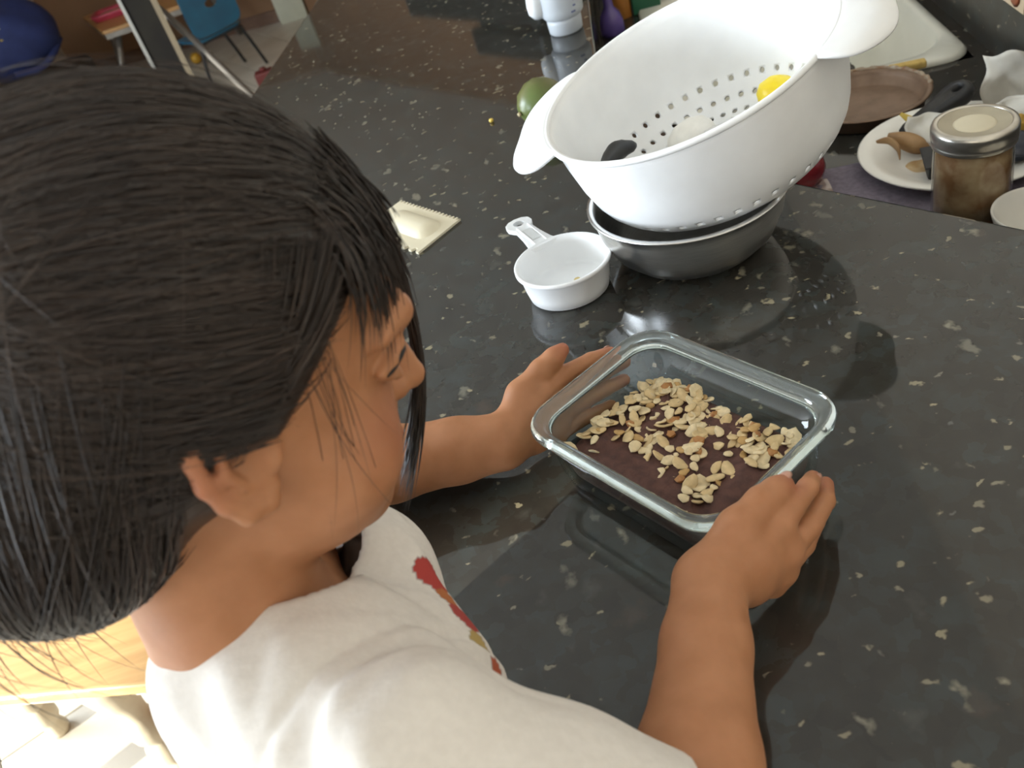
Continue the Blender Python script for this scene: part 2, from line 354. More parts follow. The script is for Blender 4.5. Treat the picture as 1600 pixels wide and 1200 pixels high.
Geo().add(*loft([dring(2.4, .02), dring(1.75, .02), dring(1.45, .35), dring(1.2, 1.5), dring(.85, 5.1), dring(1.25, 5.1), dring(1.6, 1.5), dring(1.95, .75), dring(2.6, .5)], True, True)).obj('glass_wall', WALL, dish)
rim = Geo().add(*loft([dring(.85, 4.95), dring(.3, 5.15), dring(.05, 5.4), dring(0, 5.65), dring(.12, 5.9), dring(.4, 6.02), dring(.75, 5.95), dring(1.05, 5.7), dring(1.2, 5.3), dring(1.25, 5.0)], False, False, True)).obj('rim', RIMG, dish)

cake = thing('oat_cake', 'dark chocolate cake topped with rolled oats inside the glass dish', 'cake', (*DC, .55))
def cakez(u, v): return 2.75 + .22 * math.sin(u * .9 + 1) * math.cos(v * .8) + .14 * math.sin(u * 2.3 + v * 1.7) + .07 * math.sin(u * 5.1 - v * 4.3) - .25 * max(0, (abs(u) - 6) / 2) ** 2 - .25 * max(0, (abs(v) - 4) / 2) ** 2
top = []
ins = 2.02
rings = [dring(2.7, .56), dring(1.95, .85), dring(1.72, 1.8)]
nr = 9
for k in range(nr):
    f = k / nr; P = rrect(-DL / 2 + ins, DL / 2 - ins, -DW / 2 + ins, DW / 2 - ins, 1.8, 8)
    rings.append([dpt(u * (1 - f), v * (1 - f), cakez(u * (1 - f), v * (1 - f)) - (.35 if k == 0 else 0)) for u, v in P])
CAKE = mat('chocolate_crumb', (.105, .042, .030), (.062, .024, .017), 130, .75, bump=.9, detail=8)
Geo().add(*loft(rings, True, True)).obj('crumb', CAKE, cake)
OATS = [mat('oat_%s' % n, c, tuple(x * .8 for x in c), 300, .7, bump=.3) for n, c in (('pale', (.68, .50, .26)), ('cream', (.76, .61, .37)), ('tan', (.52, .32, .12)))]
def flake(a, b, th, seed):
    r = random.Random(seed); n = 11; V = []
    for lay, (sc, z) in enumerate(((.86, 0), (1, th * .4), (1, th * .65), (.84, th))):
        for k in range(n):
            t = 2 * PI * k / n; w = 1 + .10 * math.sin(3 * t + seed) + .06 * math.sin(5 * t + 2 * seed)
            V.append((a * sc * w * math.cos(t) * .01, b * sc * w * math.sin(t) * .01, (z + .12 * math.cos(t) ** 2 * a) * .01))
    Fc = [(i * n + k, i * n + (k + 1) % n, (i + 1) * n + (k + 1) % n, (i + 1) * n + k) for i in range(3) for k in range(n)]
    V += [(0, 0, 0), (.02 * a * .01, 0, th * .7 * .01)]
    Fc += [(4 * n, (k + 1) % n, k) for k in range(n)] + [(4 * n + 1, 3 * n + k, 3 * n + (k + 1) % n) for k in range(n)]
    me = bpy.data.meshes.new('oat_flake'); me.from_pydata(V, [], Fc); me.polygons.foreach_set('use_smooth', [True] * len(me.polygons)); me.materials.append(OATS[seed % 3]); return me
FLK = [flake(.48, .34, .13, 0), flake(.40, .30, .12, 1), flake(.36, .24, .13, 2), flake(.55, .34, .12, 3), flake(.30, .26, .12, 4), flake(.44, .25, .13, 6), flake(.52, .40, .11, 7)]
clus = [(-8.1, -2.5), (-6.0, -3.2), (-4.0, -1.1), (-5.3, 1.4), (-4.8, 3.0), (-2.8, 2.9), (-3.0, 5.4), (-4.3, 5.9), (-5.6, 4.7), (-0.7, 4.2), (-2.0, 1.4), (-3.6, 0.3), (-6.5, -0.2), (-1.0, 2.4), (-0.7, 3.4), (1.9, 3.8), (3.1, 3.0), (4.9, 2.7), (5.1, 3.6), (6.0, 4.6), (1.0, -2.8), (1.4, -1.9), (4.2, -2.5), (4.3, -2.0), (4.4, -3.8), (-1.0, -1.2), (-0.2, -1.1), (1.0, -1.0), (0.7, 0.3), (4.1, -0.4), (-1.8, -1.7), (-7.4, -1.6), (5.3, 2.2), (3.3, 3.5), (-6.4, 2.6), (-7.0, 3.8), (-4.6, 4.2)]
cbase = cake.location
placed = []
for ci, (cu, cv) in enumerate(clus):
    n = 7 if cu < -1.5 and cv > -1.5 else 6 if cv > 2 else 4
    for k in range(n):
        for _ in range(12):
            u = min(max(cu + rnd.gauss(0, .72), -7.0), 7.0); v = min(max(cv + rnd.gauss(0, .62), -5.0), 5.0)
            if all((u - a) ** 2 + (v - b) ** 2 > .30 for a, b in placed[-60:]): break
        placed.append((u, v)); o = bpy.data.objects.new('oat_flake', FLK[rnd.randrange(7)]); put(o, cake)
        o.location = Vector(M3(dpt(u, v, cakez(u, v) + .02 + rnd.random() * .12))) - cbase
        o.rotation_euler = (rnd.gauss(0, .3), rnd.gauss(0, .3), rnd.random() * 6.3); sc_ = rnd.uniform(.9, 1.45); o.scale = (sc_, sc_, sc_)

CHK = mat('walnut_amber', (.42, .20, .06), (.30, .12, .035), 120, .55, bump=.4)
chm = []
for k in range(3):
    bm = bmesh.new(); bmesh.ops.create_icosphere(bm, subdivisions=1, radius=.004)
    for v in bm.verts: v.co = Vector((v.co.x * rnd.uniform(.6, 1.4), v.co.y * rnd.uniform(.6, 1.4), v.co.z * rnd.uniform(.4, .9)))
    me = bpy.data.meshes.new('walnut_piece'); bm.to_mesh(me); bm.free(); me.materials.append(CHK); chm.append(me)
for k, (u, v) in enumerate(((-2.2, 1.9), (-1.4, .6), (3.2, 4.2), (3.9, 3.6), (.9, .9), (1.5, .2), (-5.2, 4.4), (-3.2, 4.9), (2.2, -2.6), (-.2, 3.9), (5.6, 3.0), (-4.6, -.4))):
    o = bpy.data.objects.new('walnut_piece', chm[k % 3]); put(o, cake); o.location = Vector(M3(dpt(u, v, cakez(u, v) + .2))) - cbase; o.rotation_euler = (0, 0, rnd.random() * 6); q_ = rnd.uniform(.8, 1.4); o.scale = (q_, q_, q_)

# ------------------------------------------------------------------ measuring cup
cup = thing('measuring_cup', 'white plastic measuring cup with long flat handle on the bar', 'cup', (8.6, 75.2, 0))
Geo().add(*lathe([(0, .02), (3.7, .02), (4.05, .25), (4.25, 1.2), (4.5, 3.0), (4.62, 3.15), (4.85, 3.3), (4.85, 3.6), (4.7, 3.68), (4.5, 3.6), (4.3, 2.9), (4.05, .9), (3.7, .45), (0, .4)], (8.6, 75.2, 0), seg=56)).obj('bowl', WHITE_P, cup)
hd = np.array([-2.6, 11.0]); hd /= np.linalg.norm(hd); hn = np.array([-hd[1], hd[0]])
def hp(l, t, z): q = np.array([8.6, 75.2]) + hd * l + hn * t; return (q[0], q[1], z)
g = Geo()
N = 13; outline = [(4.2, 1.55), (5.2, 1.3), (7.2, 1.05), (9.0, .95), (9.4, 1.2), (10.0, 1.45), (10.8, 1.35), (11.3, .8), (11.45, 0)]
prof = outline + [(l, -t) for l, t in outline[-2::-1]]
hole = [(10.25 + .62 * math.cos(2 * PI * k / len(prof) + PI - .0), .62 * -math.sin(2 * PI * k / len(prof) + PI)) for k in range(len(prof))]
hole = [(10.25 - .6 * math.cos(2 * PI * (k + .5) / len(prof)), .6 * math.sin(2 * PI * (k + .5) / len(prof))) for k in range(len(prof))]
rg = lambda pr, z, s=1: [hp(l, t * s, z) for l, t in pr]
g.add(*loft([rg(hole, 3.05), rg(prof, 3.05), rg(prof, 3.55), rg(hole, 3.55)], False, False, True)); g.obj('handle', WHITE_P, cup, angle=40)
g = Geo().add(*box(hp(7.0, 0, 3.6), 2.6, .9, .12, (*hd, 0), (*hn, 0))); bevel(g.obj('handle_panel', mat('cup_panel', (.72, .72, .70), None, 20, .5), cup, smooth=False), .05)
for t in (-.62, .62): bevel(Geo().add(*box(hp(7.0, t * 1.05, 3.62), 4.6, .16, .22, (*hd, 0), (*hn, 0))).obj('handle_ridge', WHITE_P, cup, smooth=False), .04)
Geo().add(*lathe([(0, .25), (.3, .2), (.42, 0)], (9.6, 75.6, .42), seg=10)).obj('egg_residue', mat('egg_residue', (.72, .55, .20), None, 80, .4), cup)

# ------------------------------------------------------------------ dough scraper
scr = thing('dough_scraper', 'cream plastic dough scraper with toothed edges lying on the bar', 'scraper', (-6, 100, 0))
ta, tb, tc_, td = np.array([-5.8, 108.1]), np.array([.6, 97.5]), np.array([-5.3, 92.7]), np.array([-12.2, 103.2])
poly = []
def teeth(p, q, n, dpt_):
    d = (q - p); nrm = np.array([d[1], -d[0]]) / np.linalg.norm(d); out = []
    for k in range(n):
        for f, h in ((0, 0), (.35, 0), (.5, -dpt_), (.85, -dpt_)): out.append(tuple(p + d * (k + f) / n + nrm * h * -1 * -1))
    return out
poly = teeth(tb, ta, 18, .42)[::-1]
poly = teeth(ta, tb, 18, -.42) + [tuple(tb)] + [tuple(tb + (tc_ - tb) * .5)] + teeth(tc_, td, 9, -.55) + [tuple(td)]
CREAM = mat('cream_plastic', (.76, .69, .52), (.72, .65, .48), 18, .45)
Geo().add(*prism(poly, .05, .35)).obj('blade', CREAM, scr, smooth=False)
cx, cy = (ta + tb + tc_ + td) / 4; d1 = (tc_ - tb) / np.linalg.norm(tc_ - tb); d2 = (tb - ta) / np.linalg.norm(tb - ta)
gx = np.array([-5.2, 100.2])
def grip(ins, z): return [(gx[0] + d1[0] * a + d2[0] * b, gx[1] + d1[1] * a + d2[1] * b, z) for a, b in rrect(-1.8 + ins, 1.8 - ins, -4.4 + ins, 4.4 - ins, min(1.5 - ins * .6, (1.8 - ins) * .97), 6)]
Geo().add(*loft([grip(-.25, .34), grip(0, .55), grip(.25, .85), grip(.7, 1.05), grip(1.2, 1.18), grip(1.6, 1.22)])).obj('grip', CREAM, scr)

# ------------------------------------------------------------------ steel bowl and colander
sbw = thing('steel_bowl', 'brushed steel mixing bowl under the white colander', 'bowl', (21.8, 75.3, 0))
Geo().add(*lathe([(0, .05), (5.6, .05), (6.6, .4), (8.0, 1.8), (8.9, 3.8), (9.2, 5.3), (9.3, 6.1), (9.65, 6.2), (9.65, 6.35), (9.15, 6.35), (8.9, 5.3), (8.6, 3.8), (7.7, 2.0), (6.4, .7), (0, .3)], (21.8, 75.3, 0), seg=72)).obj('shell', STEEL, sbw)

cc = np.array([24.5, 79.0, 16.6]); cn = np.array([-.25, 0, 1.0]); cn /= np.linalg.norm(cn); ca = np.array([1, 0, .25]); ca /= np.linalg.norm(ca); cb = np.cross(cn, ca)
def cp(r, ph, h): return cc + cn * h + ca * r * math.cos(ph) + cb * r * math.sin(ph)
col = thing('colander', 'large white plastic colander tilted on the steel bowl', 'colander', tuple(cp(0, 0, -11.6)))
# wall as a polar grid whose cells may carry a round drain hole
rows = [(14.0, 0), (13.9, -1.0), (13.75, -3.0), (13.45, -5.6), (13.0, -7.6), (12.6, -8.6), (12.0, -9.5), (11.3, -10.25), (10.5, -10.85), (9.6, -11.25), (8.8, -11.5), (7.8, -11.6), (6.7, -11.6), (5.6, -11.6), (4.5, -11.6), (3.4, -11.6), (2.3, -11.6), (1.0, -11.6)]
holes = {5: (44, 0), 7: (44, 1), 9: (44, 0), 11: (44, 1), 13: (22, 0), 15: (11, 0)}
V, Fc = [], []
seg = 88
for r, h in rows:
    for k in range(seg): V.append(cp(r, 2 * PI * k / seg, h))
def cell(a, b, c_, d, hole_r):
    P = [np.array(V[i]) for i in (a, b, c_, d)]; m = sum(P) / 4; n = len(V); out = []
    ex = P[1] - P[0]; ex /= np.linalg.norm(ex); nz = np.cross(ex, P[3] - P[0]); nz /= np.linalg.norm(nz); ey = np.cross(nz, ex)
    R_ = hole_r
    ang0 = [math.atan2((p - m) @ ey, (p - m) @ ex) for p in P]
    for i in range(4):
        a0, a1 = ang0[i], ang0[(i + 1) % 4]
        while a1 < a0: a1 += 2 * PI
        for f in (0, 1 / 3, 2 / 3): t = a0 + (a1 - a0) * f; V.append(m + ex * R_ * math.cos(t) + ey * R_ * math.sin(t))
    idx = (a, b, c_, d)
    for i in range(4):
        c0 = n + i * 3; Fc.append((idx[i], idx[(i + 1) % 4], n + (i * 3 + 3) % 12, c0 + 2, c0 + 1, c0))
for i in range(len(rows) - 1):
    step = 1
    for k in range(seg):
        l = (k + 1) % seg; q = (i * seg + k, i * seg + l, (i + 1) * seg + l, (i + 1) * seg + k)
        if i in holes:
            cnt, ph = holes[i]; stp = seg // cnt
            if stp == 2 and (k + ph) % 2 == 0:
                cell(*q, .30); continue
            if stp > 2 and k % stp == 0: cell(*q, min(.2, 1.5 * rows[i][0] / seg)); continue
        Fc.append(q)
Fc.append(tuple(range((len(rows) - 1) * seg, len(rows) * seg)))
o = mesh('strainer_bowl', V, Fc, WHITE_P, col); solidify(o, .28, -1)
# rolled rim
rm = Geo().add(*tube([cp(14.12, 2 * PI * k / 90, .02) for k in range(90)], .3, 10, False)).obj('rim', WHITE_P, col)
bm = bmesh.new(); bm.from_mesh(rm.data); bm.verts.ensure_lookup_table(); n = 10
for k in range(n): bm.faces.new([bm.verts[89 * n + k], bm.verts[89 * n + (k + 1) % n], bm.verts[(k + 1) % n], bm.verts[k]])
bmesh.ops.recalc_face_normals(bm, faces=bm.faces); bm.to_mesh(rm.data); bm.free(); rm.data.polygons.foreach_set('use_smooth', [True] * len(rm.data.polygons))
def colhandle(phc):
    V, Fc = [], []; na, nr_ = 24, 7
    for i in range(na + 1):
        t = -1 + 2 * i / na; ph = phc + t * math.radians(33); ext = 4.9 * (1 - abs(t) ** 2.6) ** .55 * (1 - .16 * math.exp(-(t / .3) ** 2)) if abs(t) < 1 else 0
        for j in range(nr_ + 1):
            f = j / nr_; V.append(cp(14.0 + ext * f, ph, .05 - .9 * (ext / 4.9) * f ** 2 - (.7 * max(0, f - .8) / .2 * ext / 4.9)))
    for i in range(na):
        for j in range(nr_): a = i * (nr_ + 1) + j; Fc.append((a, a + 1, a + nr_ + 2, a + nr_ + 1))
    o = mesh('handle', V, Fc, WHITE_P, col); solidify(o, .55, 0); subsurf(o, 1); return o
colhandle(math.radians(155)); colhandle(math.radians(333))

def crumple(name, c, rx, ry, rz, m, parent=None, seed=1, amp=.35, fr=1.0, base=None, sub=3):
    bm = bmesh.new(); bmesh.ops.create_icosphere(bm, subdivisions=sub, radius=1); r = random.Random(seed)
    ph = [(r.uniform(1, 3.2) * fr, r.uniform(1, 3.2) * fr, r.uniform(1, 3.2) * fr, r.uniform(0, 6)) for _ in range(6)]
    V = []
    for v in bm.verts:
        d = 1 + amp * sum(abs(math.sin(v.co.x * a + v.co.y * b + v.co.z * c_ + p)) - .6 for a, b, c_, p in ph) / 3
        V.append((c[0] + v.co.x * rx * d, c[1] + v.co.y * ry * d, c[2] + v.co.z * rz * d))
    Fc = [tuple(v.index for v in f.verts) for f in bm.faces]; bm.free()
    return mesh(name, V, Fc, m, parent, base=base)
CLEAR = thin_glass('cling_film', (.86, .86, .88), 1.6)
FILM = mat('crumpled_film', (.68, .66, .64), (.6, .58, .57), 30, .25, spec=.8)
# things in the colander
sp = thing('black_peeler', 'black handled peeler lying in the white colander', 'peeler', tuple(cp(8.3, PI + .1, -9.4)))
hpts = [cp(12.0, PI + .35, -4.2), cp(11.2, PI + .12, -4.6), cp(10.3, PI - .12, -5.2), cp(9.2, PI - .36, -5.6), cp(8.0, PI - .62, -6.8)]
Geo().add(*tube(spline(hpts, 6), [.5, .65, .75, .8, .82, .85, .9, .9, .9, .85, .8, .8, .85, .95, 1.0, 1.0, 1.05, 1.1, 1.1, 1.0, .95, .8, .7, .6, .3], 12, True, .7)).obj('handle', BLACK, sp)
Geo().add(*tube(spline([cp(10.5, PI + .40, -5.2), cp(8.2, PI + .30, -6.4), cp(5.5, PI + .3, -7.6)], 5), [.6] * 11, 10, True, .25)).obj('blade', STEEL, sp)
fm = crumple('plastic_bag', cp(2.6, -.1, -9.6), 4.6, 3.2, 1.5, FILM, None, 5, .5, 1.6, base=cp(2.6, -.1, -11.3)); tag(fm, 'crumpled clear plastic wrap inside the white colander', 'wrap')
eg = Geo().add(*lathe([(0, -2.6), (1.3, -2.3), (2.1, -1.3), (2.35, 0), (2.0, 1.4), (1.2, 2.5), (0, 3.0)], cp(3.2, 2.1, -8.9), (.6, .2, .3), seg=24)).obj('egg_shell', mat('egg_shell', (.80, .77, .70), None, 60, .5), base=cp(3.2, 2.1, -11.2)); tag(eg, 'whole pale eggshell beside the black peeler in the colander', 'egg')
lm = thing('lemon_half', 'bright yellow lemon piece in the white colander', 'lemon', cp(8.7, .36, -11.2))
LEM = mat('lemon_peel', (.85, .66, .02), (.80, .58, .01), 90, .4, bump=.3)
Geo().add(*lathe([(0, -1.7), (1.1, -1.5), (1.9, -.8), (2.15, 0), (1.9, .9), (1.0, 1.6), (0, 1.8)], cp(8.6, .36, -9.4), (.2, .1, 1), seg=24)).obj('peel', LEM, lm)

# ------------------------------------------------------------------ avocado and gold bead
av = thing('green_fruit', 'green and brown round fruit behind the colander handle', 'fruit', (15.8, 117.5, 0))
def fruitmat():
    m = mat('avocado_skin', (.10, .15, .03), (.15, .12, .05), 14, .35, bump=.2); return m
Geo().add(*lathe([(0, -3.3), (1.2, -3.1), (2.4, -2.2), (3.1, -.7), (3.15, .6), (2.6, 1.9), (1.7, 2.9), (.8, 3.5), (0, 3.7)], (16.2, 117.6, 3.1), (.9, .3, .12), seg=32)).obj('skin', fruitmat(), av)
Geo().add(*lathe([(0, .35), (.25, .3), (.34, 0)], (12.95, 116.5, 2.75), (-.9, -.3, -.12), seg=10)).obj('stem_end', mat('stem_tan', (.55, .45, .25), None, 90, .6), av)
bd = Geo().add(*lathe([(0, 0), (.28, .05), (.36, .25), (.28, .48), (0, .56)], (9.55, 124.3, 0), seg=12)).obj('corn_kernel', mat('kernel_yellow', (.85, .60, .12), None, 90, .3), base=(9.55, 124.3, 0)); tag(bd, 'tiny yellow kernel alone on the dark bar near the green fruit', 'crumb')

# ------------------------------------------------------------------ shaker bottle standing on the bar
bt = thing('shaker_bottle', 'white translucent measuring bottle standing on the far part of the bar', 'bottle', (28.3, 152.5, 0))
FROST = mat('frosted_plastic', (.72, .76, .80), (.66, .70, .75), 20, .35)
FROST.node_tree.nodes['Principled BSDF'].inputs['Transmission Weight'].default_value = .35
bc = (28.3, 152.5, 0)
Geo().add(*lathe([(0, .02), (2.6, .02), (2.85, .3), (2.95, 2.0), (2.9, 2.5), (2.5, 2.6)], bc, seg=36)).obj('base_cup', FROST, bt)
Geo().add(*lathe([(2.4, 2.4), (3.1, 2.7), (3.5, 3.2), (3.6, 4.0), (3.55, 6.5), (3.5, 10.5), (3.1, 11.0), (0, 11.1)], bc, seg=36)).obj('body', FROST, bt)
g = Geo()
for k in range(7): 
    a = -1.25 + .10 * (k % 3); z = 3.7 + .9 * k
    g.add(*box((bc[0] + 3.63 * math.cos(a), bc[1] + 3.63 * math.sin(a), z), .5 if k % 2 else .8, .12, .25, (-math.sin(a), math.cos(a), 0), (math.cos(a), math.sin(a), 0)))
g.obj('scale_marks', mat('mark_blue', (.15, .18, .35), None, 90, .5), bt, smooth=False)
Geo().add(*lathe([(0, -1.4), (.9, -1.3), (1.6, -.4), (1.7, .8), (1.4, 3.5), (.8, 4.3), (0, 4.4)], (bc[0] - 3.9, bc[1] + .6, 4.6), seg=20)).obj('side_cap', mat('cap_white', (.85, .86, .86), None, 20, .35), bt)


# ------------------------------------------------------------------ lower counter things
LZ = -15.0
clo = thing('dish_cloth', 'purple grey dish cloth spread under the white plate', 'cloth', (*sb(104, 36, 0)[:2], LZ))
g = Geo(); V = []; Fc = []
for i in range(25):
    for j in range(25):
        s_, b_ = 93.5 + 21 * i / 24, 21 + 31 * j / 24; p = sb(s_, b_ + .6 * math.sin(i * .5), 0)
        V.append((p[0], p[1], LZ + .22 + .10 * (1 + math.sin(i * .9 + j * .4)) * (1 if j < 5 or i > 20 else .2)))
for i in range(24):
    for j in range(24): a = i * 25 + j; Fc.append((a, a + 1, a + 26, a + 25))
o = mesh('fabric', V, Fc, mat('cloth_purple', (.20, .17, .21), (.15, .13, .16), 160, .95, bump=.5), clo); solidify(o, .2, 1)
# see-through food film lying at the edge of the cloth
g = []
V = []; Fc = []
for i in range(17):
    for j in range(7):
        s_, b_ = 111.5 - 9.5 * i / 16, 19.3 + 4.2 * j / 6; p = sb(s_, b_, 0); V.append((p[0], p[1], LZ + .75 + .5 * math.sin(i * .7) * math.sin(j * 1.1) + .9 * math.exp(-((j - 1) / 1.4) ** 2)))
for i in range(16):
    for j in range(6): a = i * 7 + j; Fc.append((a, a + 1, a + 8, a + 7))
o = mesh('food_film', V, Fc, mat('food_film', (.55, .44, .38), (.35, .28, .27), 30, .25, spec=.9), base=sb(107, 21, LZ)); solidify(o, .08); tag(o, 'pale strip of food film on the purple cloth beside the colander', 'film')

pl = thing('dinner_plate', 'round white dinner plate of kitchen scraps on the lower counter', 'plate', (64.4, 97.9, LZ + .45))
Geo().add(*lathe([(0, .1), (6.8, .1), (7.3, 0), (7.6, .25), (9.6, 1.0), (11.9, 1.75), (12.0, 1.95), (11.8, 2.05), (9.4, 1.4), (7.6, .75), (6.6, .55), (0, .5)], (64.4, 97.9, LZ + .45), seg=72)).obj('dish', WHITE_C, pl)
st = Geo().add(*loft([[(59.5 + 3.1 * math.cos(t) * (1 + .2 * math.sin(3 * t)) * f, 97.6 + 2.4 * math.sin(t) * (1 + .15 * math.sin(4 * t)) * f, LZ + .99 + .03 * (1 - f) + (.0 if f < 1 else -.04)) for t in [2 * PI * k / 28 for k in range(28)]] for f in (1, .7, .3)])).obj('sauce_stain', mat('sauce_stain', (.40, .22, .07), (.55, .42, .25), 60, .4), pl)
def on_plate(x, y): r = math.hypot(x - 64.4, y - 97.9); return LZ + 1.0 + max(0, r - 6.8) * .27
pz = thing('brown_pan', 'round brown baking pan with crusted rim behind the plate', 'pan', (63.3, 119.2, LZ))
pc = (63.3, 119.2, LZ)
PANM = mat('baked_on_brown', (.17, .105, .065), (.23, .15, .10), 35, .45, metal=.3, bump=.3, detail=7)
Geo().add(*lathe([(0, .05), (7.7, .05), (8.2, .3), (8.7, 2.1), (9.2, 2.3), (9.3, 2.45), (9.0, 2.55), (8.4, 2.4), (8.2, 2.0), (8.1, 1.6), (7.85, 1.5), (7.5, .6), (7.1, .45), (0, .5)], pc, seg=64)).obj('body', PANM, pz)
Geo().add(*tube([(pc[0] + 9.05 * math.cos(t), pc[1] + 9.05 * math.sin(t), pc[2] + 2.5 + .07 * math.sin(t * 23)) for t in np.linspace(-.4, 2.9, 60)], [.32 + .08 * math.sin(k * 1.9) for k in range(60)], 8)).obj('crusted_rim', mat('crust_rim', (.42, .36, .27), (.20, .09, .03), 70, .5, bump=.6), pz)

# jar
jc = np.array([56.3, 82.6, LZ])
jar = thing('glass_jar', 'glass jar of brown preserve with silver screw lid', 'jar', tuple(jc))
JG = thin_glass('jar_glass', (.95, .93, .88), 1.2)
Geo().add(*lathe([(0, .1), (3.6, .1), (4.0, .5), (4.15, 1.5), (4.1, 9.0), (4.0, 11.2), (3.9, 12.0), (3.9, 13.2), (3.7, 13.2), (3.7, 12.0), (3.8, 11.2), (3.9, 9.0), (3.95, 1.6), (3.6, .6), (0, .5)], jc, seg=56)).obj('glass', JG, jar)
JAM = mat('brown_preserve', (.42, .22, .10), (.18, .08, .03), 45, .5, detail=7)
Geo().add(*lathe([(0, .6), (3.4, .6), (3.84, 1.4), (3.76, 6.3), (3.0, 7.0), (1.5, 6.6), (0, 6.8)], jc, seg=40)).obj('preserve', JAM, jar)
Geo().add(*lathe([(3.86, 3.2), (3.87, 5.5), (3.85, 8), (3.78, 11.4), (3.70, 11.4), (3.77, 8), (3.80, 5.5), (3.82, 3.4)], jc, seg=40)).obj('smeared_film', mat('smear', (.55, .45, .32), (.28, .155, .075), 38, .6, detail=5), jar)
Geo().add(*lathe([(4.12, 11.4), (4.3, 11.5), (4.3, 11.9), (4.18, 12.1), (4.38, 12.3), (4.38, 13.3), (4.25, 13.65), (3.7, 13.75), (3.55, 13.6), (4.0, 13.4), (4.0, 11.5)], jc, seg=64, close=True)).obj('screw_band', mat('lid_band', (.66, .62, .54), (.55, .51, .45), 50, .3, .9), jar)
LID = mat('lid_disc', (.46, .41, .30), (.40, .35, .26), 30, .42, .35)
Geo().add(*lathe([(0, 13.35), (1.9, 13.35), (2.3, 13.5), (3.2, 13.5), (3.45, 13.6), (3.75, 13.68), (3.75, 13.3), (0, 13.1)], jc, seg=56)).obj('lid_disc', LID, jar)

Geo().add(*lathe([(0, 13.50), (1.9, 13.5), (2.15, 13.44), (2.2, 13.3)], jc, seg=40)).obj('lid_center', mat('lid_center', (.70, .63, .46), (.63, .56, .40), 20, .45), jar)
wb = thing('cream_bowl', 'small cream bowl beside the jar at the right edge', 'bowl', (58.4, 73.7, LZ))
Geo().add(*lathe([(0, .1), (2.2, .1), (2.4, .4), (3.4, 2.2), (4.3, 4.4), (4.8, 6.2), (4.75, 6.4), (4.5, 6.3), (4.1, 4.5), (3.1, 2.3), (1.8, .9), (0, .7)], (58.4, 73.7, LZ), seg=56)).obj('body', WHITE_C, wb)

# scraps on the plate
def strip(name, label, cat, pts, wd, th, m, flat=.3):
    n = len(pts); sp_ = spline(pts, 6); rr = [wd * (.25 + .75 * math.sin(PI * (k + .6) / (len(sp_) + .2))) for k in range(len(sp_))]
    o = Geo().add(*tube(sp_, rr, 10, True, flat)).obj(name, m, base=pts[len(pts) // 2]); return tag(o, label, cat)
PEEL = mat('brown_peel', (.42, .25, .11), (.24, .13, .05), 25, .6, bump=.4); PEELY = mat('yellow_peel', (.62, .46, .06), (.50, .34, .05), 25, .5)
strip('potato_peel', 'curled brown peel nearest the left rim of the plate', 'peel', [(56.6, 103.6, -11.9), (57.6, 102.3, -11.6), (58.0, 100.8, -12.2), (57.6, 99.6, -13.2)], .75, .2, PEEL, .35)
strip('fruit_peel', 'brown and yellow peel wedge in front of the white paper on the plate', 'peel', [(58.2, 103.6, -11.6), (59.4, 101.8, -12.0), (60.4, 100.0, -12.4), (61.2, 98.8, -12.8)], 1.3, .3, PEEL, .45)
strip('yellow_peel', 'thin pointed yellow peel at the back of the plate beside the jar lid', 'peel', [(61.6, 106.4, -10.6), (62.8, 104.6, -11.6), (64.4, 103.2, -11.6), (66.0, 102.0, -11.0)], .7, .2, PEELY, .4)
tb_ = thing('plastic_tray', 'small black plastic tray lying on the plate behind the jar', 'tray', (61.0, 94.2, -13.8))
o = Geo().add(*box((61.2, 94.4, -12.6), 5.6, 4.2, 2.0, (.92, -.38, .05), (.38, .92, .1), (-.05, -.1, 1))).obj('tray_body', BLACK, tb_, smooth=False); bevel(o, .35, 2)
o = Geo().add(*box((61.15, 94.35, -11.58), 6.3, 4.9, .22, (.92, -.38, .05), (.38, .92, .1), (-.05, -.1, 1))).obj('tray_rim', BLACK, tb_, smooth=False); bevel(o, .1, 1)
PAPER = mat('kitchen_paper', (.66, .63, .56), (.56, .53, .46), 30, .8)
def paper(name, label, c, ex, ey, wx, wy, seed, m=PAPER, amp=.5):
    r = random.Random(seed); ex = np.array(ex, float); ey = np.array(ey, float); ex /= np.linalg.norm(ex); ey /= np.linalg.norm(ey); nz = np.cross(ex, ey); V = []; Fc = []; n = 12
    p1, p2, p3 = (r.uniform(0, 6) for _ in range(3))
    for i in range(n + 1):
        for j in range(n + 1):
            a, b = i / n - .5, j / n - .5
            z = amp * (math.sin(5 * a + p1) * math.sin(4 * b + p2) + .5 * abs(math.sin(9 * a + 6 * b + p3)))
            V.append(np.array(c) + ex * wx * (a + .05 * math.sin(9 * b + p2)) + ey * wy * (b + .06 * math.sin(8 * a + p1)) + nz * z)
    for i in range(n):
        for j in range(n): k = i * (n + 1) + j; Fc.append((k, k + 1, k + n + 2, k + n + 1))
    o = mesh(name, V, Fc, m, base=c); solidify(o, .06); return tag(o, label, 'paper')
paper('paper_scrap', 'translucent white paper scrap leaning in the middle of the plate', (61.8, 100.6, -10.9), (.75, -.6, .1), (.25, .5, .7), 4.6, 4.2, 3)
paper('paper_tissue', 'white paper tissue standing up at the right edge behind the jar', (75.0, 103.0, -9.2), (.8, -.55, 0), (.1, .15, 1), 6.5, 7.0, 8, amp=.7)
paper('paper_wrapper', 'torn white wrapper with blue print right of the jar lid', (72.4, 97.6, -11.0), (.8, -.5, .2), (.2, .6, .7), 5.0, 4.0, 12, amp=.6)
for k, (x, y, z) in enumerate(((72.6, 97.2, -10.3), (73.4, 96.7, -9.9))):
    pass
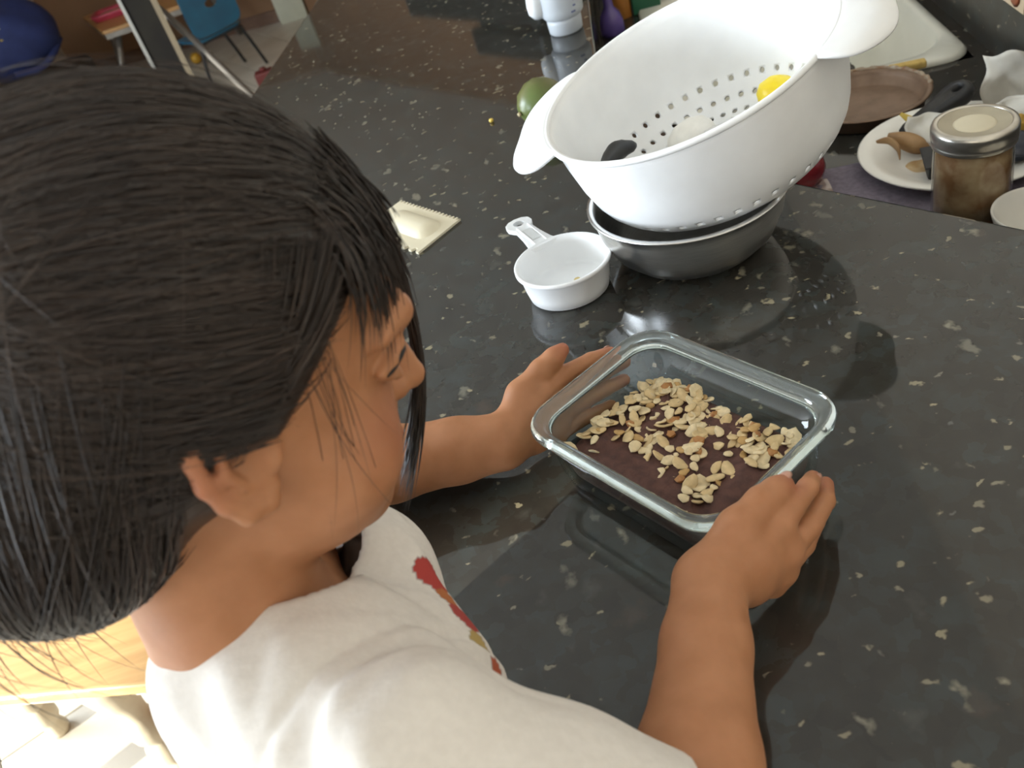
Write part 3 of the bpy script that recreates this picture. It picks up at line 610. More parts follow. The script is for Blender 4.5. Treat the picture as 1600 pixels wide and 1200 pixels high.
bk = crumple('dark_wrapper', (68.6, 91.8, -12.2), 3.0, 2.6, 1.3, mat('navy_wrapper', (.012, .016, .03), (.03, .035, .05), 40, .3), None, 9, .4, 1.2, base=(68.6, 91.8, -13.4)); tag(bk, 'crumpled shiny navy wrapper on the plate right of the jar', 'wrapper')
yk = crumple('orange_peel_piece', (70.8, 95.2, -11.6), 1.3, 1.2, 1.5, mat('orange_yellow', (.55, .33, .06), (.45, .25, .04), 40, .5), None, 4, .25, .8, base=(70.8, 95.2, -13)); tag(yk, 'orange yellow peel lump right of the jar at frame edge', 'peel')
# black handled utensil
hu = thing('utensil', 'black rubber utensil handle with hanging hole behind the jar', 'utensil', (65.5, 104.0, -11.5))
ha = np.array([4.6, -.2, 2.2]); ha /= np.linalg.norm(ha); hb = np.cross((0, 0, 1.0), ha); hb /= np.linalg.norm(hb); hc = np.cross(ha, hb)
def up_(l, t, z): return np.array([63.6, 104.2, -11.5]) + ha * l + hb * t + hc * z
outl = [(-3, 1.0), (-1, 1.2), (1.5, 1.4), (3.5, 1.75), (4.8, 2.0), (6.0, 1.9), (6.9, 1.2), (7.15, 0)]
prof2 = outl + [(l, -t) for l, t in outl[-2::-1]]
hol2 = [(5.4 - .8 * math.cos(2 * PI * (k + .5) / len(prof2)), .8 * math.sin(2 * PI * (k + .5) / len(prof2))) for k in range(len(prof2))]
sc2 = lambda P, f: [(l * 1 + (2.5 - l) * (1 - f), t * f) for l, t in P]
g = Geo().add(*loft([[up_(l, t, z) for l, t in P] for P, z in ((hol2, -.95), (sc2(prof2, .86), -1.0), (prof2, -.5), (prof2, .5), (sc2(prof2, .86), 1.0), (hol2, .95))], False, False, True)); g.obj('handle', BLACK, hu)
Geo().add(*tube([up_(-2.8, 0, 0), up_(-5, 0, -.15), up_(-8, 0, -.5)], [.35, .3, .3], 8)).obj('shank', STEEL, hu)
# sponge and scrubber at the sink edge
o = Geo().add(*box((73.2, 124.6, -13.2), 5.4, 1.6, 1.2, (.95, -.3, .0), (.3, .95, 0))).obj('sponge', mat('sponge_yellow', (.60, .42, .13), (.5, .34, .1), 120, .9, bump=.8), smooth=False, base=(73.2, 124.6, -14)); bevel(o, .3, 2); tag(o, 'yellow sponge on the sink edge behind the brown pan', 'sponge')
sc3 = crumple('steel_scrubber', (65.4, 129.8, -12.7), 1.6, 1.3, 1.1, mat('scrubber_dark', (.05, .05, .05), (.15, .14, .13), 200, .4, .6, bump=1), None, 21, .5, 3.0, base=(65.4, 129.8, -13.9)); tag(sc3, 'dark wiry scrubber on the sink edge by the colander', 'scrubber')
rb = Geo().add(*lathe([(0, 0), (2.0, .1), (3.4, 1.0), (3.9, 2.6), (3.5, 4.2), (2.2, 5.1), (.8, 4.9), (0, 4.6)], (45.6, 104.6, LZ), seg=32)).obj('red_tomato', mat('tomato_red', (.22, .012, .02), (.16, .01, .015), 10, .2), base=(45.6, 104.6, LZ)); tag(rb, 'dark red tomato half hidden behind the white colander', 'tomato')
# purple, orange and green things at the far end
pu = thing('purple_bottle', 'translucent purple bell shaped bottle with flared top', 'bottle', (44.6, 188.4, LZ))
PUR = mat('purple_plastic', (.20, .13, .42), (.15, .10, .36), 20, .25); PUR.node_tree.nodes['Principled BSDF'].inputs['Transmission Weight'].default_value = .3
Geo().add(*lathe([(0, 0), (2.4, 0), (2.6, .4), (2.5, 2.6), (2.0, 4.2), (1.0, 5.6), (.85, 8.5), (.9, 9.2), (0, 9.2)], (44.6, 188.4, LZ), seg=28)).obj('body', PUR, pu)
Geo().add(*lathe([(0, 9.1), (1.0, 9.1), (2.0, 9.6), (2.9, 10.2), (3.0, 10.6), (2.4, 11.2), (0, 11.6)], (44.6, 188.4, LZ), seg=28)).obj('flared_top', PUR, pu)
ob = thing('orange_bottle', 'orange bottle with pale edge behind the purple one', 'bottle', (49.2, 196.5, LZ))
Geo().add(*lathe([(0, 0), (2.0, 0), (2.2, .3), (2.2, 9), (1.6, 11), (1.0, 11.6), (0, 11.6)], (49.2, 196.5, LZ), seg=24)).obj('body', mat('orange_plastic', (.50, .20, .04), None, 20, .3), ob)
Geo().add(*lathe([(0, 11.5), (1.15, 11.5), (1.15, 13.5), (0, 13.6)], (49.2, 196.5, LZ), seg=20)).obj('cap', mat('cap_cream', (.7, .62, .5), None, 20, .4), ob)
gb = thing('green_box', 'dark green upright box on the lower counter beyond the colander', 'box', (54.5, 195.5, LZ))
o = Geo().add(*box((54.5, 195.5, LZ + 5.2), 6.0, 3.4, 10.3, (*BX, 0), (*AX, 0))).obj('carton', mat('carton_green', (.02, .13, .065), (.018, .11, .055), 20, .4), gb, smooth=False); bevel(o, .25, 2)
o = Geo().add(*box((54.5, 195.5, LZ + 12.0), 5.6, 3.0, 3.2, (*BX, 0), (*AX, 0))).obj('grey_lid', mat('lid_grey', (.16, .15, .14), None, 20, .4), gb, smooth=False); bevel(o, .3, 2)
wbx = thing('wooden_board', 'small wooden board lying by the sink behind the colander', 'board', (*sb(190, -1, 0)[:2], LZ))
# dark appliance and vent by the 45 degree wall, known from their reflection in the granite
dn = np.array([.866, .5]); dd = np.array([.5, -.866])
def wd(t, c, z): q = np.array([13.5, 578.0]) + dd * t + dn * (c - 300.7); return (q[0], q[1], z)
bpy.data.objects.remove(wbx)
fr = thing('black_fridge', 'tall black refrigerator standing in front of the brown angled wall', 'refrigerator', wd(169, 262, FL))
MB = mat('fridge_black', (.012, .012, .013), (.018, .018, .018), 20, .3)
o = Geo().add(*box(wd(169, 262, (FL + 63) / 2), 92, 62, 57 - FL, (*dd, 0), (*dn, 0))).obj('body', MB, fr, smooth=False); bevel(o, 1, 2)
for z0, z1 in ((FL + 6, 0), (2, 59)):
    o = Geo().add(*box(wd(169, 228.5, (z0 + z1) / 2), 91, 4.6, z1 - z0, (*dd, 0), (*dn, 0))).obj('door', MB, fr, smooth=False); bevel(o, 1, 2)
    b = Geo().add(*tube([wd(133, 225, z0 + 8), wd(133, 223.5, z0 + 10), wd(133, 223.5, z0 + 30), wd(133, 225, z0 + 32)], 1.2, 8)).obj('handle', STEEL, o)
for t in (133, 205): Geo().add(*lathe([(0, 0), (2, 0), (2, 3.4), (0, 3.4)], wd(t, 250, FL), seg=12)).obj('foot', BLACK, fr)
bx2 = thing('black_storage_box', 'long black box resting on top of the refrigerator', 'box', wd(185, 240, 60))
o = Geo().add(*box(wd(185, 240, 70.2), 48, 20, 12, (*dd, 0), (*dn, 0))).obj('body', MB, bx2, smooth=False); bevel(o, 2, 2)
for t in (168, 202): Geo().add(*box(wd(t, 240, 62.1), 3, 14, 4.4, (*dd, 0), (*dn, 0))).obj('foot', MB, bx2, smooth=False)

# ------------------------------------------------------------------ play corner at the far left
ORW = wood('play_table_wood', (.50, .27, .09), (.40, .20, .06), 5, .4)
kt = thing('play_table', 'low orange wood play table with grey metal legs', 'table', (-165, 705, FL))
tp = [(-182, 660), (-120, 661), (-99, 700), (-112, 742), (-170, 752), (-212, 742)]
o = Geo().add(*prism(tp, -62.4, -60)).obj('tabletop', ORW, kt, smooth=False); bevel(o, .4, 2)
GREY = mat('grey_metal', (.26, .24, .21), (.2, .18, .16), 20, .35, .6)
Geo().add(*prism([(x * .97 - 165 * .03, y * .97 + 705 * .03) for x, y in tp], -66, -62.4)).obj('apron', GREY, kt, smooth=False)
for a, b in (((-140, 667), (-122, 666)), ((-175, 672), (-192, 664)), ((-122, 738), (-110, 746)), ((-195, 735), (-205, 742))):
    Geo().add(*tube([(*a, -64), (*b, FL)], [2.0, 1.8], 12)).obj('leg', GREY, kt)
ty = thing('pink_tray', 'pink rimmed toy tray on the orange play table', 'tray', (-190, 728, -60))
def trr(ins, z): return [(-178 + a, 706 + b, z) for a, b in rrect(-17 + ins, 17 - ins, -12 + ins, 12 - ins, 5, 5)]
Geo().add(*loft([trr(1.5, -59.9), trr(0, -57), trr(-.3, -55.5), trr(.9, -55.5), trr(1.6, -57.5), trr(2.2, -59)])).obj('rim', mat('tray_pink', (.50, .05, .09), None, 20, .4), ty)
Geo().add(*loft([trr(2.2, -59.2), trr(2.2, -58.2), trr(4, -57.6)])).obj('play_sand', mat('tray_sand', (.5, .38, .24), (.42, .3, .18), 60, .9), ty)
ch = thing('blue_chair', 'small blue plastic childs chair with black tube legs', 'chair', (-107, 632, FL))
BLU = mat('chair_blue', (.012, .115, .20), (.010, .09, .165), 8, .4)
cx0 = np.array([-87.0, 625.0]); cdx = np.array([-30.0, -22.0]); cdx /= np.linalg.norm(cdx); cdy = np.array([cdx[1], -cdx[0]])
def chp(t, d, z): q = cx0 + cdx * t + cdy * d; return (q[0], q[1], z)
# back panel with an oval hand hole
n = 28; ring_o = []; ring_i = []
for k in range(n):
    a = 2 * PI * k / n; e = .35; co, si = math.cos(a), math.sin(a)
    ring_o.append((18 + 18.5 * math.copysign(abs(co) ** e, co), -58 + 15.5 * math.copysign(abs(si) ** e, si))); ring_i.append((16 + 4.6 * co, -57 + 2.6 * si))
g = Geo().add(*loft([[chp(t, d0 + .02 * (z + 72) , z) for t, z in P] for P, d0 in ((ring_i, 0), (ring_o, 0), (ring_o, 1.2), (ring_i, 1.2))], False, False, True)); g.obj('backrest', BLU, ch, angle=40)
def chs(ins, z): return [chp(a, b, z) for a, b in rrect(0 + ins, 36 - ins, 1 + ins, 34 - ins, 6, 5)]
Geo().add(*loft([chs(1, -76.2), chs(0, -75.4), chs(.3, -74.6), chs(3, -75.2)], True, True)).obj('seat', BLU, ch)
for d in (3, 31):
    Geo().add(*tube(spline([chp(-8, d + 6, FL), chp(0, d + 2, -84), chp(4, d, -77.2), chp(20, d, -76.8), chp(32, d, -77.2), chp(35, d + 1, -84), chp(38, d + 4, FL)], 6), 1.1, 10)).obj('leg_frame', BLACK, ch)
ybl = Geo().add(*lathe([(0, -4), (2.2, -3.4), (3.6, -1.8), (4, 0), (3.6, 1.8), (2.2, 3.4), (0, 4)], (-141, 700, FL + 4), seg=24)).obj('yellow_ball', mat('ball_yellow', (.5, .27, .02), None, 20, .5), base=(-141, 700, FL)); tag(ybl, 'small yellow ball on the floor under the play table', 'ball')
rbk = thing('red_toy', 'small dark red toy block on the floor beyond the bar edge', 'toy', (-84, 590, FL))
o = Geo().add(*box((-84, 590, FL + 4), 12, 9, 8)).obj('block', mat('toy_red', (.14, .02, .015), None, 20, .5), rbk, smooth=False); bevel(o, 1, 2)
Geo().add(*lathe([(0, 0), (2, 0), (2, 2), (0, 2)], (-84, 590, FL + 8), seg=12)).obj('stud', mat('toy_red_stud', (.16, .025, .02), None, 20, .5), rbk)
bdv = np.array([.97, .245]); bdn = np.array([-.245, .97]); bcn = np.array([-97.0, 420.5])
def bdp(t, d, z): q = bcn + bdv * t + bdn * d; return (q[0], q[1], z)
sbo = thing('standing_board', 'tall narrow black board with pale edges standing before the play table', 'board', bdp(0, 0, FL))
o = Geo().add(*box(bdp(0, 0, -38), 11, 2.4, FL * -1 + 30, (*bdv, 0), (*bdn, 0))).obj('black_panel', mat('board_black', (.006, .005, .0045), (.009, .008, .006), 10, .7, spec=.15), sbo, smooth=False)
o = Geo().add(*box(bdp(-6.2, 0, -38), 1.4, 3, FL * -1 + 31, (*bdv, 0), (*bdn, 0))).obj('edge_strip', mat('edge_white', (.2, .2, .19), None, 10, .4), sbo, smooth=False)
o = Geo().add(*box(bdp(6.7, 0, -38), 2.4, 3, FL * -1 + 31, (*bdv, 0), (*bdn, 0))).obj('edge_strip', mat('edge_beige', (.13, .105, .07), None, 10, .5), sbo, smooth=False)
o = Geo().add(*box(bdp(0, 0, FL + 2.6), 20, 26, 5, (*bdv, 0), (*bdn, 0))).obj('foot', mat('board_foot', (.06, .045, .03), None, 10, .6), sbo, smooth=False)
Geo().add(*tube([(-95, 424.5, -12), (-89.7, 428.6, -23.2), (-76.4, 425.6, -52), (-51, 420, FL)], [1.2, 1.3, 1.6, 1.8], 10)).obj('strut', mat('strut_grey', (.10, .088, .075), None, 10, .5), sbo)
ot = thing('added_ottoman', 'added low dark brown padded stool under the blue bag', 'stool', (-238, 655, FL))  # made-up box, carries the bag and supplies the dark area below it
def otr(ins, z): return [(-238 + a, 655 + b, z) for a, b in rrect(-32 + ins, 36 - ins, -30 + ins, 30 - ins, 8, 5)]
DK = mat('dark_leather', (.030, .020, .013), (.022, .015, .010), 15, .6, bump=.2)
Geo().add(*loft([otr(3, FL + 5), otr(1, FL + 6), otr(0, -84), otr(0, -76), otr(1.5, -73), otr(6, -71.5)], True, True)).obj('cushion', DK, ot)
for a, b in ((-25, -22), (29, -22), (-25, 22), (29, 22)): Geo().add(*lathe([(0, 0), (2.2, 0), (3, 5.5), (0, 5.5)], (-238 + a, 655 + b, FL), seg=12)).obj('leg', BLACK, ot)
bg_ = thing('blue_bag', 'dark blue cloth bag with red and yellow emblem at the top left', 'bag', (-238, 652, -71.5))
BAGM = mat('bag_blue', (.016, .030, .125), (.012, .022, .095), 9, .8, bump=.3)
crumple('cloth_body', (-238, 652, -46), 33, 25, 24, BAGM, bg_, 33, .18, .7, sub=4)
Geo().add(*tube(spline([(-236, 628, -62), (-222, 632, -64), (-212, 642, -60), (-207, 655, -54)], 6), 2.2, 10, True, .6)).obj('piping', BAGM, bg_)
for k, (dx, dz, sx, sz, cl) in enumerate(((0, 0, 5, 3.4, (.55, .38, .02)), (-3, 3.5, 4.4, 3.0, (.45, .05, .03)), (1, 6.5, 3.6, 3.4, (.5, .42, .36)))):
    e = Geo().add(*lathe([(0, 1.2), (.7, 1.0), (1, 0)], (0, 0, 0), seg=10)).obj('emblem', mat('emblem_%d' % k, cl, None, 10, .6), bg_)
    e.data.transform(Matrix.Translation(-Vector(e.data.vertices[0].co))); e.scale = (sx, sx * .4, sz)
    e.location = Vector(M3((-232 + dx * .6, 628.9, -41 + dz))) - bg_.location; e.rotation_euler = (math.radians(75), 0, .1)
# wooden bench with turned legs at the lower left
be = thing('wooden_bench', 'sunlit orange wood bench with turned pale legs behind the child', 'bench', (-100, 120, FL))
bo = np.array([-64.0, 89.6]); ba = np.array([-.96, .28]); bb = np.array([.28, .96])
def bep(a, b, z): q = bo + ba * a + bb * b; return (q[0], q[1], z)
BW = wood('bench_wood', (.62, .36, .13), (.52, .28, .09), 6, .4); BL = mat('bench_leg_paint', (.60, .52, .38), (.54, .46, .33), 14, .45)
o = Geo().add(*prism([bep(-4, -4, 0)[:2], bep(80, -4, 0)[:2], bep(80, 34, 0)[:2], bep(-4, 34, 0)[:2]], -47.2, -45)).obj('seat', BW, be, smooth=False); bevel(o, .6, 3)
for (a, b) in ((9, 1), (70, 1), (9, 29), (70, 29)):
    pr = [(0, FL), (2.2, FL), (2.6, FL + 1.5)]
    for k in range(7): z = FL + 4 + k * 6.2; pr += [(2.0, z), (2.9, z + 1.6), (3.1, z + 3.1), (2.9, z + 4.6), (2.0, z + 6.0)]
    pr += [(2.2, -57), (3.4, -54), (4.2, -50), (4.4, -47.3), (0, -47.3)]
    Geo().add(*lathe(pr, bep(a, b, 0), seg=24)).obj('leg', BL, be)
o = Geo().add(*prism([bep(3, 0, 0)[:2], bep(73, 0, 0)[:2], bep(73, 2, 0)[:2], bep(3, 2, 0)[:2]], -53, -47.2)).obj('apron', BL, be, smooth=False)
o = Geo().add(*prism([bep(0, 3, 0)[:2], bep(2, 3, 0)[:2], bep(2, 27, 0)[:2], bep(0, 27, 0)[:2]], -53, -47.2)).obj('apron', BL, be, smooth=False)


# ------------------------------------------------------------------ the child: signed distance sculpting
class Sdf:
    BIG = 3.0
    def __init__(s, lo, hi, h):
        s.lo = np.array(lo, float); s.h = h; s.n = np.ceil((np.array(hi) - s.lo) / h).astype(int) + 1
        s.D = np.full(s.n, s.BIG, np.float32)
    def region(s, lo, hi):
        a = np.clip(np.floor((np.array(lo) - s.lo) / s.h).astype(int), 0, s.n); b = np.clip(np.ceil((np.array(hi) - s.lo) / s.h).astype(int) + 1, 0, s.n)
        if (b <= a).any(): return None
        ax = [(s.lo[i] + s.h * np.arange(a[i], b[i])).astype(np.float32) for i in range(3)]
        return (slice(a[0], b[0]), slice(a[1], b[1]), slice(a[2], b[2])), ax[0][:, None, None], ax[1][None, :, None], ax[2][None, None, :]
    def op(s, fn, lo, hi, k=.3, sub=False):
        pad = k + 1.0; r = s.region(np.array(lo) - pad, np.array(hi) + pad)
        if r is None: return
        sl, X, Y, Z = r; d = fn(X, Y, Z).astype(np.float32); D = s.D[sl]
        if sub:
            d = -d
            if k > 0: hh = np.maximum(k - np.abs(D - d), 0) / k; s.D[sl] = np.maximum(D, d) + hh * hh * k * .25
            else: s.D[sl] = np.maximum(D, d)
        elif k > 0: hh = np.maximum(k - np.abs(D - d), 0) / k; s.D[sl] = np.minimum(D, d) - hh * hh * k * .25
        else: s.D[sl] = np.minimum(D, d)
    def cone(s, a, b, ra, rb, k=.3, sub=False):
        a = np.array(a, float); b = np.array(b, float); ab = b - a; L2 = float(ab @ ab) + 1e-9
        def fn(X, Y, Z):
            px, py, pz = X - a[0], Y - a[1], Z - a[2]; t = np.clip((px * ab[0] + py * ab[1] + pz * ab[2]) / L2, 0, 1)
            return np.sqrt((px - t * ab[0]) ** 2 + (py - t * ab[1]) ** 2 + (pz - t * ab[2]) ** 2) - (ra + (rb - ra) * t)
        r = max(ra, rb); s.op(fn, np.minimum(a, b) - r, np.maximum(a, b) + r, k, sub)
    def chain(s, P, R, k=.3):
        for i in range(len(P) - 1): s.cone(P[i], P[i + 1], R[i], R[i + 1], k)
    def ell(s, c, rad, R=None, k=.5, sub=False):
        c = np.array(c, float); rad = np.array(rad, float); R = np.eye(3) if R is None else np.array(R, float)   # columns: local axes
        def fn(X, Y, Z):
            px, py, pz = X - c[0], Y - c[1], Z - c[2]; q = [px * R[0, i] + py * R[1, i] + pz * R[2, i] for i in range(3)]
            k0 = np.sqrt(sum((q[i] / rad[i]) ** 2 for i in range(3))); k1 = np.sqrt(sum((q[i] / rad[i] ** 2) ** 2 for i in range(3))) + 1e-6
            return k0 * (k0 - 1) / k1
        e = np.sqrt(((R * rad) ** 2).sum(1)); s.op(fn, c - e, c + e, k, sub)
    def polygons(s):
        g = vdb.FloatGrid(s.BIG); g.copyFromArray(np.clip(s.D, -s.BIG, s.BIG)); p, q = g.convertToQuads(0.0)
        return p * s.h + s.lo, q
def bigmesh(name, P, Q, m, parent, base=None, smooth=1):
    P = np.asarray(P, float); off = rootloc(parent) if parent is not None else Vector(M3(base))
    W = P * .01; W[:, 2] += BAR; W -= np.array(off)
    if smooth:
        e = np.concatenate([Q[:, [0, 1]], Q[:, [1, 2]], Q[:, [2, 3]], Q[:, [3, 0]]])
        for _ in range(smooth):
            S = np.zeros_like(W); cnt = np.zeros(len(W)); np.add.at(S, e[:, 0], W[e[:, 1]]); np.add.at(S, e[:, 1], W[e[:, 0]]); np.add.at(cnt, e[:, 0], 1); np.add.at(cnt, e[:, 1], 1)
            W = .5 * W + .5 * S / np.maximum(cnt, 1)[:, None]
    me = bpy.data.meshes.new(name); me.vertices.add(len(W)); me.vertices.foreach_set('co', W.astype(np.float32).ravel())
    Q = np.ascontiguousarray(Q[:, ::-1]).astype(np.int32); me.loops.add(Q.size); me.loops.foreach_set('vertex_index', Q.ravel())
    me.polygons.add(len(Q)); me.polygons.foreach_set('loop_start', np.arange(0, Q.size, 4, dtype=np.int32)); me.polygons.foreach_set('use_smooth', np.ones(len(Q), bool))
    me.update(calc_edges=True); me.validate(); me.materials.append(m); o = bpy.data.objects.new(name, me); put(o, parent)
    if parent is None: o.location = off
    return o

# head frame: columns are right, forward, up of the head
HT = np.array([-13.63, 34.65, 27.18])
HR = np.array([[.424, .860, .286], [-.904, .381, .193], [.057, -.340, .939]])
_t = math.radians(9); HR = HR @ np.array([[math.cos(_t), math.sin(_t), 0], [-math.sin(_t), math.cos(_t), 0], [0, 0, 1]])
def H(x, y, z): return HT + HR @ np.array([x, y, z], float)
kid = thing('person', 'dark haired child in white shirt leaning on the bar and holding the glass dish', 'person', (-32, 24, -85))

def skin():
    m = mat('skin', (.45, .205, .100), (.40, .175, .08), 60, .52, sss=.12, bump=.06, spec=.35)
    nt = m.node_tree; p = nt.nodes['Principled BSDF']; L = nt.links.new; lk = p.inputs['Base Color'].links[0].from_socket
    at = nn(nt, 'ShaderNodeVertexColor'); at.layer_name = 'flush'; mx = nn(nt, 'ShaderNodeMix', data_type='RGBA'); L(at.outputs['Color'], mx.inputs[0]); L(lk, mx.inputs[6]); mx.inputs[7].default_value = (.36, .085, .06, 1); L(mx.outputs[2], p.inputs['Base Color'])
    return m
SKIN = skin()
B = Sdf((-46, 6, -30), (20, 64, 42), .165)
# torso
tdir = np.array([.88, .47, 0]); tlat = np.array([-.47, .88, 0]); tup = np.array([.30, .16, .94]); tup /= np.linalg.norm(tup)
tf = np.cross(tlat, tup); TR = np.stack([tlat, tf, tup], 1)
SHR, SHL = np.array([-9.8, 22.5, 12.8]), np.array([-17.5, 41.5, 12.0]); NB = np.array([-18.3, 31.4, 14.5])
B.ell((-16.0, 28.2, 5.0), (7.8, 5.2, 10.5), TR, 1)
B.ell((-18.6, 24.6, -9.0), (7.4, 5.4, 12.0), TR, 3)
B.ell((-21.3, 23.2, -20), (8.2, 6.2, 9.0), TR, 3)
B.chain([SHL, np.array([-16.6, 31.2, 11.4]), SHR], [3.9, 4.8, 4.0], 2.5)
# neck
B.chain([NB + (.8, 0, -3), NB + (1.6, .8, 2), H(0, -1.8, -5.0)], [4.8, 4.1, 4.2], 1.6)
# head
def he(c, rad, k=.8, sub=False, R=None): B.ell(H(*c), rad, HR if R is None else HR @ R, k, sub)
he((0, -.8, 3.2), (7.3, 9.1, 8.8), .8)
he((0, 3.4, -2.0), (5.9, 5.6, 6.9), 2.0)
he((0, 4.6, -5.4), (4.5, 4.0, 3.0), 1.5)
he((0, 7.0, -7.2), (1.7, 1.5, 1.3), 1.6)
he((0, 5.6, 4.8), (5.4, 3.6, 4.2), 2.0)
for sx in (-1, 1):
    he((sx * 3.5, 5.7, -2.9), (2.7, 2.5, 2.6), 1.6)
    he((sx * 3.1, 9.3, 1.35), (1.7, 1.15, .95), .7, True)
    he((sx * 3.05, 7.35, 1.3), (1.32, 1.22, 1.22), .12)
    for (pts, rr) in ((((1.7, 8.35, 1.15), (2.4, 8.75, 1.75), (3.3, 8.65, 1.9), (4.2, 8.0, 1.45), (4.6, 7.4, 1.1)), .27), (((1.7, 8.35, 1.05), (2.5, 8.55, .6), (3.4, 8.45, .5), (4.3, 7.8, .85)), .25)):
        q = [H(sx * a, b, c) for a, b, c in pts]; B.chain(q, [rr] * len(q), .3)
    B.chain([H(sx * 1.2, 8.75, 2.9), H(sx * 3.0, 8.75, 3.35), H(sx * 5.0, 7.4, 2.9)], [.5, .55, .4], .9)
    B.cone(H(sx * .85, 9.15, -1.45), H(sx * .7, 8.9, -1.6), .58, .5, .35)
    # ear
    X = lambda y, z, o=0: H(sx * (6.95 + .2 * -(y) * .9 + o * .9), y * .98 + 1.15, z * .88 - .2)
    B.ell(H(sx * 6.85, .8, .0), (.6, 1.6, 2.2), HR, .5)
    hel = [X(.7, .3), X(.95, 1.5, -.2), X(.3, 2.4, -.6), X(-.9, 2.6, -.5), X(-1.9, 2.0, .1), X(-2.25, .8, .5), X(-1.9, -.7, .4), X(-1.2, -1.9, .25), X(-.4, -2.7, .15), X(.45, -2.6, 0), X(.8, -1.8, 0)]
    B.chain(hel, [.30, .35, .38, .40, .40, .39, .38, .44, .54, .48, .35], .32)
    B.ell(H(sx * 7.4, .95, -.05), (.42, .8, 1.15), HR, .5, True)
    B.chain([X(-.6, 1.5, -.2), X(-1.2, .8, .35), X(-1.1, -.4, .45), X(-.4, -1.3, .3)], [.24, .27, .27, .24], .22)
    B.ell(H(sx * 6.95, 2.05, -.5), (.38, .42, .55), HR, .3)
B.chain([H(0, 8.7, 1.6), H(0, 9.5, -.1), H(0, 10.15, -1.15)], [.55, .62, .78], .8)
B.cone(H(-.5, 9.0, -2.4), H(-.35, 9.1, -3.3), .22, .22, .5); B.cone(H(.5, 9.0, -2.4), H(.35, 9.1, -3.3), .22, .22, .5)
B.chain([H(-2.0, 7.9, -4.35), H(-.8, 8.85, -3.85), H(0, 8.95, -3.95), H(.8, 8.85, -3.85), H(2.0, 7.9, -4.35)], [.28, .45, .42, .45, .28], .35)
B.chain([H(-1.8, 7.9, -4.6), H(0, 8.75, -5.0), H(1.8, 7.9, -4.6)], [.28, .52, .28], .35)
B.cone(H(-1.9, 8.6, -4.43), H(1.9, 8.6, -4.43), .12, .12, .15, True)
# arms
ELR, WRR = np.array([0.2, 17.0, 5.6]), np.array([7.0, 32.0, 5.4])
ELL, WRL = np.array([-16.0, 55.0, 3.6]), np.array([-2.2, 52.2, 3.5])
B.chain([SHR, SHR * .45 + ELR * .55, ELR], [3.9, 3.4, 2.9], 1.2)
B.chain([ELR, ELR * .65 + WRR * .35, ELR * .25 + WRR * .75, WRR], [2.9, 3.0, 2.35, 2.1], .8)
B.chain([SHL, SHL * .45 + ELL * .55, ELL], [3.9, 3.4, 2.9], 1.2)
B.chain([ELL, ELL * .65 + WRL * .35, ELL * .25 + WRL * .75, WRL], [2.9, 3.0, 2.5, 2.25], .8)
# hands, in wall coordinates: a = out from the dish end, b = along it, z
C3 = np.array(dpt(DL / 2, -DW / 2, 0)[:2]); C0 = np.array(dpt(-DL / 2, -DW / 2, 0)[:2])
def rh(a, b, z): q = C3 + E1 * a + E2 * b; return np.array([q[0], q[1], z])
def lh(a, b, z): q = C0 - E1 * a + E2 * b; return np.array([q[0], q[1], z])
def finger(P, R, kk=.22):
    G = Sdf(np.min(P, 0) - 1.6, np.max(P, 0) + 1.6, B.h)
    G.chain(P, R, .3); return P, R
def hand(f, W, mcp, fingers, thumb, rm, palm_k=.9):
    for m_, r_ in zip(mcp, rm): B.chain([W, (W * .45 + f(*m_) * .55), f(*m_)], [1.55, 1.12, r_], palm_k)
    for i in range(3): B.cone(f(*mcp[i]), f(*mcp[i + 1]), rm[i], rm[i + 1], .5)
    for P, R in fingers: B.chain([f(*p) for p in P], R, .16)
    P, R = thumb; B.chain([f(*p) for p in P], R, .55)
RM = [(2.2, 3.3, 5.7), (2.75, 3.0, 4.2), (2.65, 2.5, 2.9), (2.3, 1.9, 1.8)]
hand(rh, WRR, RM, [
    ([RM[0], (2.0, 5.0, 5.9), (1.55, 7.0, 5.4), (.95, 8.3, 4.7)], [.84, .74, .66, .56]),
    ([RM[1], (2.7, 5.4, 4.2), (2.0, 7.9, 3.7), (.95, 9.5, 3.1)], [.86, .76, .68, .56]),
    ([RM[2], (2.5, 4.9, 2.8), (1.7, 7.2, 2.2), (.65, 8.6, 1.7)], [.82, .72, .64, .54]),
    ([RM[3], (2.1, 3.9, 1.6), (1.3, 5.6, 1.1), (.5, 6.7, .75)], [.74, .62, .55, .47])],
    ([(.95, -1.2, 5.6), (1.0, 1.2, 6.7), (1.0, 3.4, 7.0), (1.05, 4.7, 6.85), (.98, 5.5, 6.72)], [1.5, 1.25, .92, .80, .62]), [.9, .92, .86, .76])
LM = [(1.75, 4.6, 4.9), (1.6, 4.9, 3.6), (1.35, 4.7, 2.3), (1.05, 4.1, 1.25)]
hand(lh, WRL, LM, [
    ([LM[0], (1.75, 7.0, 5.15), (1.35, 9.3, 5.0), (.95, 11.0, 4.7)], [.84, .72, .64, .54]),
    ([LM[1], (1.5, 7.4, 3.6), (.95, 10.0, 3.5), (.55, 11.9, 3.3)], [.86, .74, .66, .55]),
    ([LM[2], (1.2, 7.0, 2.25), (.65, 9.5, 2.15), (.25, 11.2, 2.0)], [.82, .70, .62, .52]),
    ([LM[3], (.8, 6.1, 1.1), (.35, 7.9, .95), (.1, 9.2, .85)], [.74, .60, .54, .46])],
    ([(2.2, .9, 3.9), (2.9, 3.1, 5.3), (2.5, 5.3, 6.4), (2.15, 6.5, 6.9), (1.95, 7.35, 7.2)], [1.5, 1.15, .84, .74, .56]), [.9, .92, .86, .76])
P, Q = B.polygons()
body = bigmesh('body', P, Q, SKIN, kid, smooth=1)
